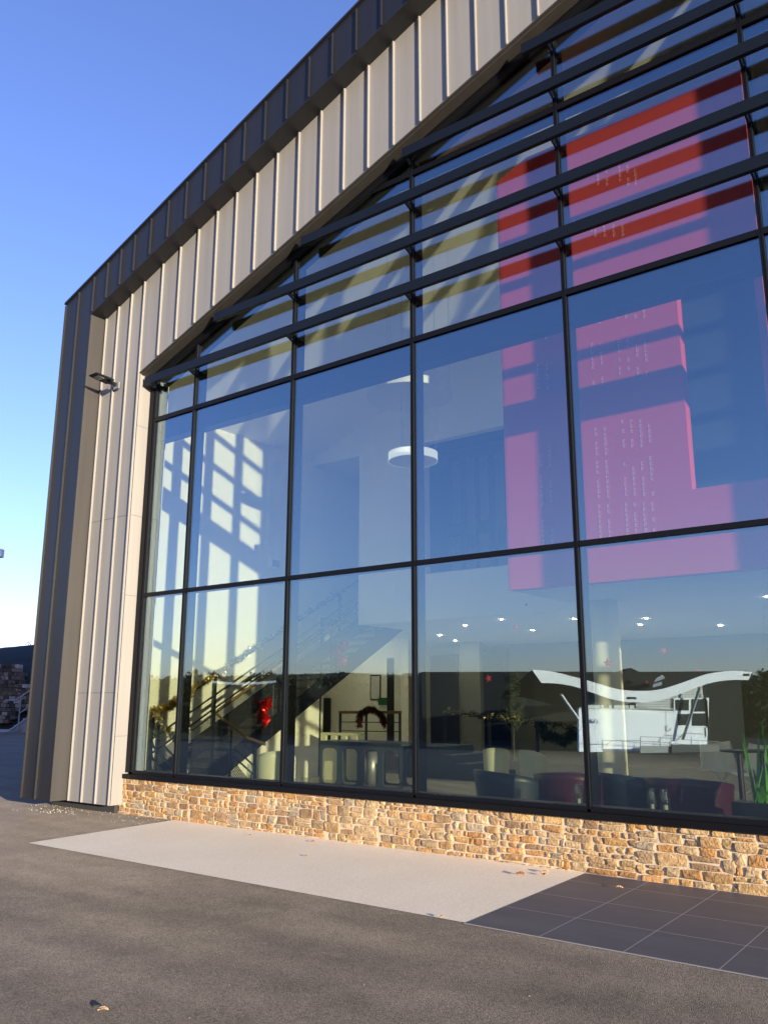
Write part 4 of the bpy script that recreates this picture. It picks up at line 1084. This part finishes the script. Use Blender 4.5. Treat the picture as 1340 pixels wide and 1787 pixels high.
for k in range(9):
    a_, b_ = fpt(17+k*7, 1281, 44), fpt(140, 1281, 44); m = MB(); z1 = .03+.17*(k+1)
    ba = Vector((-.59,.77,0)).normalized()*1.6
    A = Vector((a_.x, a_.y, 0)); Bv = Vector((b_.x, b_.y, 0))
    m.hexa([A, Bv, Bv+ba, A+ba, A+Vector((0,0,z1)), Bv+Vector((0,0,z1)), Bv+ba+Vector((0,0,z1)), A+ba+Vector((0,0,z1))]); m.build('step', M['concrete'], STP) 
HR = empty('galvanised_handrail', fpt(33, 1270, 43.6), 'galvanised handrail rising beside the outdoor steps', 'railing')
def F(px, py): return fpt(px, py, 43.7)
m = MB(); m.tube([F(9,1226), F(10,1222), F(27,1222), F(37,1216), F(75,1190)], .035, 8); m.build('handrail', M['galv'], HR)
m = MB(); m.tube([F(32,1274), F(37,1218)], .035, 8); m.build('post', M['galv'], HR)
m = MB(); m.tube([F(36,1244), F(75,1217)], .028, 8); m.build('mid_rail', M['galv'], HR)
m = MB(); m.tube([F(17,1276), F(30,1266), F(75,1235)], .05, 6); m.build('bottom_rail', M['galv'], HR)
lp = fpt(-75, 1290, 30); lp.z = 0
LMP = empty('street_lamp', lp, 'white lamp head just reaching into the left edge above the bank', 'lamp')
lh = fpt(-62, 966, 30)
b = MB(); b.tube([Vector((lh.x, lh.y, 0)), Vector((lh.x, lh.y, lh.z))], [.07, .04], 10); b.build('pole', M['wmetal'], LMP)
a_, c_ = fpt(-62, 966, 30), fpt(6, 966, 30); d_ = (c_-a_).normalized(); n_ = Vector((-d_.y, d_.x, 0)).normalized()*.12
b = MB(); u_ = Vector((0,0,.18)); b.hexa([a_-n_-u_, c_-n_-u_*.8, c_+n_-u_*.8, a_+n_-u_, a_-n_+u_*.5, c_-n_+u_*.9, c_+n_+u_*.9, a_+n_+u_*.5]); b.build('lamp_head', M['wwall'], LMP, bevel=.03)
tw = MB(); tw.tube([fpt(56,1128,50), fpt(52,1122,50), fpt(47,1120,50)], .02, 4); tw.tube([fpt(53,1129,50), fpt(50,1124,50)], .015, 4); tag(tw.build('bare_twig', M['bark'], None), 'bare twig bending over the top of the shaded bank', 'twig')

# ------------------------------------------------------------------ what the glass mirrors: white hall, trees, yard
def leaf_cloud(b, c, r, n, s, rr, mi=0):
    for k in range(n):
        d = Vector((rr.gauss(0,1), rr.gauss(0,1), rr.gauss(0,1))).normalized()*rr.uniform(.3,1)**.5
        p_ = Vector((c[0]+d.x*r[0], c[1]+d.y*r[1], c[2]+d.z*r[2])); e = Vector((rr.gauss(0,1), rr.gauss(0,1), rr.gauss(0,1))).normalized(); f = e.cross(d).normalized()
        q_ = s*rr.uniform(.5,1.3); b.add([p_-f*q_*.5, p_+e*q_, p_+f*q_*.5, p_-e*q_*.6], [(0,1,2,3)], mi)
WH = empty('white_hall', mirror(1130, 1310, 65), 'low white hall with a wavy sheet roof, seen mirrored in the glass', 'building')
U = Vector((RX.x, -RX.y, 0)).normalized(); N = Vector((FW.x, -FW.y, 0)).normalized()      # along its front, and away from us
D0 = 65.0
def wp(px, py, back=0.0):
    v = mirror(px, py, D0*(1 + .6*(px-1130)/F_PX)); return v + N*back
def wprism(poly, b0, b1, name, m_, parent=None, top_off=0):
    b = MB(); n = len(poly); vs = [wp(x_, y_, b0) for x_, y_ in poly] + [wp(x_, y_, b1) for x_, y_ in poly]
    b.add(vs, [list(range(n)), list(range(2*n-1, n-1, -1))] + [(i+n, (i+1) % n+n, (i+1) % n, i) for i in range(n)])
    return b.build(name, m_, parent or WH)
def spl(pts, n=6):
    out = []
    for i in range(len(pts)-1):
        p0 = pts[max(i-1,0)]; p1 = pts[i]; p2 = pts[i+1]; p3 = pts[min(i+2, len(pts)-1)]
        for k in range(n):
            t = k/n; out.append(tuple(.5*((2*p1[a]) + (-p0[a]+p2[a])*t + (2*p0[a]-5*p1[a]+4*p2[a]-p3[a])*t*t + (-p0[a]+3*p1[a]-3*p2[a]+p3[a])*t**3) for a in (0,1)))
    out.append(pts[-1]); return out
topc = spl([(930,1169),(965,1172),(1000,1180),(1035,1189),(1080,1202),(1120,1205),(1155,1202),(1195,1190),(1235,1176),(1275,1171),(1311,1173)])
botc = spl([(947,1192),(975,1193),(1005,1198),(1035,1208),(1075,1221),(1115,1225),(1155,1221),(1195,1208),(1235,1193),(1270,1187),(1305,1187)])
b = MB(); n = len(topc)
for (P_, back) in ((topc, 0), (botc, 0), (topc, .3), (botc, .3)): b.v += [wp(x_, y_, back) for x_, y_ in P_]
for i in range(n-1):
    for q_ in ((i, i+1, n+i+1, n+i), (2*n+i, 3*n+i, 3*n+i+1, 2*n+i+1), (i, 2*n+i, 2*n+i+1, i+1), (n+i, n+i+1, 3*n+i+1, 3*n+i)): b.f.append(list(q_)); b.m.append(0); b.c.append(None)
b.add([wp(*topc[0]), wp(*botc[0]), wp(*botc[0], .3), wp(*topc[0], .3)], [(0,1,2,3)]); b.add([wp(*topc[-1]), wp(*botc[-1]), wp(*botc[-1], .3), wp(*topc[-1], .3)], [(0,1,2,3)])
b.build('roof_fascia', M['wmetal'], WH, fix=True)
b = MB()
for (P_, o_) in ((topc, 0), (topc, .12)):
    for back in (.3, 16): b.v += [wp(x_, y_+1, back)-Vector((0,0,o_+(1.5 if back > 1 else 0))) for x_, y_ in P_]
for i in range(n-1):
    b.f += [[i, i+1, n+i+1, n+i], [2*n+i, 3*n+i, 3*n+i+1, 2*n+i+1], [i, 2*n+i, 2*n+i+1, i+1]]; b.m += [0]*3; b.c += [None]*3
b.build('roof', M['galv'], WH, fix=True)
base = 1318
wprism([(1020,base),(1246,base),(1246,1250),(1196,1240),(1020,1236)], 1.2, 1.8, 'wall', M['wwall'])
wprism([(1090,base),(1238,base),(1238,1250),(1196,1240),(1090,1236)], 1.82, 14, 'body', M['wwall'])
wprism([(1120,1234),(1190,1236),(1190,1202),(1150,1219),(1120,1223)], 1.3, 1.8, 'upper_wall', M['siding'])
wprism([(1190,1300),(1247,1300),(1238,1192),(1190,1205)], 1.25, 1.8, 'upper_wall', M['siding'])
b = MB()
for k in range(10):
    y_ = 1198+k*4.2; b.add([wp(1122 if y_ > 1222 else 1150+ (1222-y_)*1.2, y_, 1.18), wp(1238, y_, 1.18), wp(1238, y_+.8, 1.18), wp(1122 if y_ > 1222 else 1150+(1222-y_)*1.2, y_+.8, 1.18)], [(0,1,2,3)])
b.build('siding_boards', M['concrete'], WH, fix=False)
def rect(x0, x1, y0, y1, back, thick, name, m_, parent=None): return wprism([(x0,y1),(x1,y1),(x1,y0),(x0,y0)], back, back+thick, name, m_, parent)
wn = rect(1186, 1247, 1217, 1269, 1.10, .08, 'window', M['wwall'])
for (x0, x1, y0, y1) in ((1189,1212,1220,1239),(1217,1243,1219,1241),(1193,1213,1245,1265),(1218,1244,1244,1266)): rect(x0, x1, y0, y1, 1.05, .04, 'pane', M['darkwin'], wn) if False else rect(x0, x1, y0, y1, 1.05, .04, 'pane', M['darkwin'])
dr_ = rect(1158, 1187, 1240, 1292, 1.12, .06, 'door', M['wmetal'])
rect(1171.4, 1172.4, 1241, 1291, 1.08, .03, 'door_joint', M['galv'])
b = MB(); b.tube([wp(1176+4*math.cos(t*.6), 1270+5*math.sin(t*.6), 1.0) for t in range(8)], .03, 5); b.build('door_handle', M['galv'], WH)
b = MB(); b.tube([wp(1224,1200,.2), wp(1198,1290,.6)], .13, 8); b.build('raking_strut', M['galv'], WH)
b = MB(); b.tube([wp(983,1212,.2), wp(1016,1256,.6)], .10, 8); b.build('raking_strut', M['wmetal'], WH)
b = MB(); b.tube([wp(1236,1196,1.0), wp(1238,1214,1.0), wp(1242,1222,1.0), wp(1247,1285,1.0)], .07, 8); b.build('downpipe', M['bark'], WH)
for (x0, x1) in ((1058,1062),(1072,1076),(1108,1116),(1030,1056),(1080,1106)): rect(x0, x1, 1230, 1236, 1.15, .3, 'wall_top_rib', M['siding'])
b = MB()
for i in range(2, 20, 1):
    p_, q_ = wp(*topc[i], -.03), wp(*botc[i], -.03); t_ = (wp(topc[i][0]+.5, topc[i][1], -.03)-p_)
    b.add([p_, p_+t_, q_+t_, q_], [(0,1,2,3)])
b.build('fascia_seams', M['galv'], WH, fix=False)
rect(1096, 1112, 1215.5, 1219.5, -.05, .06, 'fascia_mark', M['darkwin']); rect(1296, 1306, 1176, 1180, -.05, .06, 'fascia_mark', M['darkwin'])
rect(1020, 1190, 1235.5, 1237.2, 1.05, .3, 'wall_coping', M['galv'])
# sign lettering on the wall, and its frame
def letters(txt, px, py, size, m_, name):
    cu = bpy.data.curves.new(name, 'FONT'); cu.body = txt; cu.size = size; cu.extrude = .02; cu.align_x = 'LEFT'
    tmp = bpy.data.objects.new(name+'_src', cu); COL.objects.link(tmp)
    bpy.context.view_layer.update()
    me = bpy.data.meshes.new_from_object(tmp.evaluated_get(bpy.context.evaluated_depsgraph_get()))
    bpy.data.objects.remove(tmp)
    o = bpy.data.objects.new(name, me); COL.objects.link(o); me.materials.clear(); me.materials.append(m_)
    # reading direction for someone facing the wall: from larger image x to smaller
    X_ = -(U + N*.6).normalized(); Z_ = Vector((0,0,1)); Yv = X_.cross(Z_)  # outward normal
    P_ = wp(px, py, 1.12)
    mw = Matrix(((X_.x, Z_.x, Yv.x, P_.x), (X_.y, Z_.y, Yv.y, P_.y), (X_.z, Z_.z, Yv.z, P_.z), (0,0,0,1)))
    me.transform(mw); me.transform(Matrix.Translation(-parent_world(WH))); o.parent = WH; return o
letters("'R", 1056, 1263, 1.0, M['signgrey'], 'sign_lettering')
letters("OME", 1047, 1263, .5, M['signblue'], 'sign_lettering')
# ramp with railings in front
M['rampgrey'] = mat('dark_concrete', (.09,.095,.095), .9, 0, .2, .2, .8)
M['railgrey'] = mat('rail_steel', (.20,.21,.22), .6)
RP = empty('access_ramp', wp(1205, 1315, -2), 'grey ramp wall with steel railings before the mirrored white hall', 'ramp')
wprism([(1165,1330),(1247,1330),(1246,1297),(1165,1297)], -1.2, -.9, 'ramp_wall', M['rampgrey'], RP)
wprism([(1112,1330),(1165,1330),(1165,1300),(1112,1300)], -1.0, -.8, 'ramp_wall', M['concrete'], RP)
def wrail(pts, r, name, back=-1.0):
    b = MB(); b.tube([wp(x_, y_, back) for x_, y_ in pts], r, 5); b.build(name, M['railgrey'], RP)
for dy in (0, 8): wrail([(1112,1284+dy),(1146,1285+dy),(1190,1289+dy),(1247,1292+dy)], .022, 'railing')
wrail([(1052,1300),(1063,1292),(1112,1291)], .03, 'railing'); wrail([(1180,1294),(1195,1278),(1228,1280)], .03, 'railing', 0)
for px in (1112,1146,1165,1200,1228): wrail([(px,1284),(px,1302)], .03, 'railing_post')
# roof lights of a dark shed behind
SHD = empty('dark_shed', mirror(900, 1240, 84), 'long dark shed with a low roof standing behind the white hall', 'building')
def sp_(px, py, d=84): return mirror(px, py, d)
b = MB(); A0, A1 = sp_(738,1173), sp_(1290,1171); H0 = Vector((A0.x, A0.y, -2.3)); H1 = Vector((A1.x, A1.y, -2.3)); bk = N*12
b.hexa([H0, H1, H1+bk, H0+bk, A0, A1, A1+bk, A0+bk]); M['shed'] = mat('dark_shed_cladding', (.026,.026,.022), .85); b.build('walls', M['shed'], SHD)
b = MB(); c_ = [sp_(1088,1174,86), sp_(1103,1165,86), sp_(1122,1174,86)]; b.add([c_[0], c_[1], c_[2], c_[0]+N*3, c_[1]+N*3, c_[2]+N*3], [(0,1,2),(5,4,3),(0,3,4,1),(1,4,5,2)]); b.build('roof_ridge', M['shed'], SHD, fix=True)
b = MB(); b.add([sp_(1143,1190,83), sp_(1163,1183,83), sp_(1158,1177,83), sp_(1147,1183,83)], [(0,1,2,3)]); b.hexa([sp_(1141,1199,82.8), sp_(1157,1195,82.8), sp_(1157,1195,83.4), sp_(1141,1199,83.4), sp_(1142,1193,82.8), sp_(1157,1189,82.8), sp_(1157,1189,83.4), sp_(1142,1193,83.4)]); b.build('skylight', M['wmetal'], SHD, fix=True)
# distant white canopy mirrored at the left
b = MB(); a_ = [mirror(372+i*11, 1189 + 3.2*math.sin(i*.33), 70) for i in range(11)]
for i in range(10): b.add([a_[i], a_[i+1], a_[i+1]-Vector((0,0,.16+.0*i)), a_[i]-Vector((0,0,.22)), a_[i]+N*5, a_[i+1]+N*5], [(0,1,2,3),(0,4,5,1)])
CN = empty('white_canopy', mirror(430, 1300, 70), 'thin white canopy across the yard, mirrored over the stair', 'canopy')
b.build('canopy_roof', M['wmetal'], CN, fix=False)
b = MB()
for i in (1, 9): b.tube([a_[i]+N*2.4, (a_[i]+N*2.4).xy.to_3d()+Vector((0,0,-2.3))], .06, 8)
b.split('canopy_post', M['blackp'], CN)
# hedge and tree line along the far rise
rr = random.Random(21); b = MB()
for k in range(95):
    px = 150 + k*9 + rr.uniform(-3,3) if k < 70 else 1290 + (k-70)*9 + rr.uniform(-3,3)
    d = 96 + rr.uniform(-2,2); topy = 1175 + 2.5*math.sin(px*.05) + rr.uniform(-2.5,1.5)
    if px > 1290: topy = 1169 + rr.uniform(-4, 4) - (6 if px > 1320 else 0)
    c_ = mirror(px, topy, d); h_ = (c_.z + 2.3)
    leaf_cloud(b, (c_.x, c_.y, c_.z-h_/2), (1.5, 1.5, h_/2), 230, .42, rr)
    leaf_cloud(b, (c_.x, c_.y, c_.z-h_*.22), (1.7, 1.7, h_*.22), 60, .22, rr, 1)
    A_ = mirror(px-6, topy+9, d+.6); B_ = mirror(px+6, topy+9, d+.6)
    b.add([A_, B_, Vector((B_.x, B_.y, -2.6)), Vector((A_.x, A_.y, -2.6)), A_+N*1.2, B_+N*1.2], [(0,1,2,3),(0,4,5,1)])
M['hedgelit'] = mat('sunlit_foliage_tone', (.075,.080,.035), .8, 0, .2, .4, 1.5)  # paler upper leaves: sunlight on the fringe put into the colour
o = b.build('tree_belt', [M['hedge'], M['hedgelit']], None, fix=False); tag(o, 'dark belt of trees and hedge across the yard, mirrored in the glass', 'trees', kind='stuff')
# young tree
tb = mirror(897, 1316, 36); tt = mirror(897, 1178, 36)
tb.z = gz(tb.x, tb.y)
TR = empty('young_tree', tb, 'slender young tree with thin leaves, mirrored left of the wavy roof', 'tree')
b = MB(); hh = tt.z - tb.z; b.tube([tb, tb+Vector((.03,.02,hh*.4)), tb+Vector((-.03,0,hh*.75)), tb+Vector((0,0,hh))], [.05,.04,.025,.008], 8)
rr = random.Random(31); tips = []
for k in range(26):
    z_ = hh*rr.uniform(.28,.95); a = rr.uniform(0, 6.28); L = (1-z_/hh)*.55+.22; s_ = tb+Vector((0,0,z_)); e_ = s_+Vector((math.cos(a)*L, math.sin(a)*L, L*1.1)); b.tube([s_, s_.lerp(e_,.5)+Vector((0,0,.03)), e_], [.014,.009,.004], 5); tips += [s_.lerp(e_, t) for t in (.4,.6,.8,1)]
b.build('trunk', M['bark'], TR)
b = MB()
for p_ in tips: leaf_cloud(b, p_, (.16,.16,.18), 22, .05, rr)
b.build('crown', M['birch'], TR, fix=False)
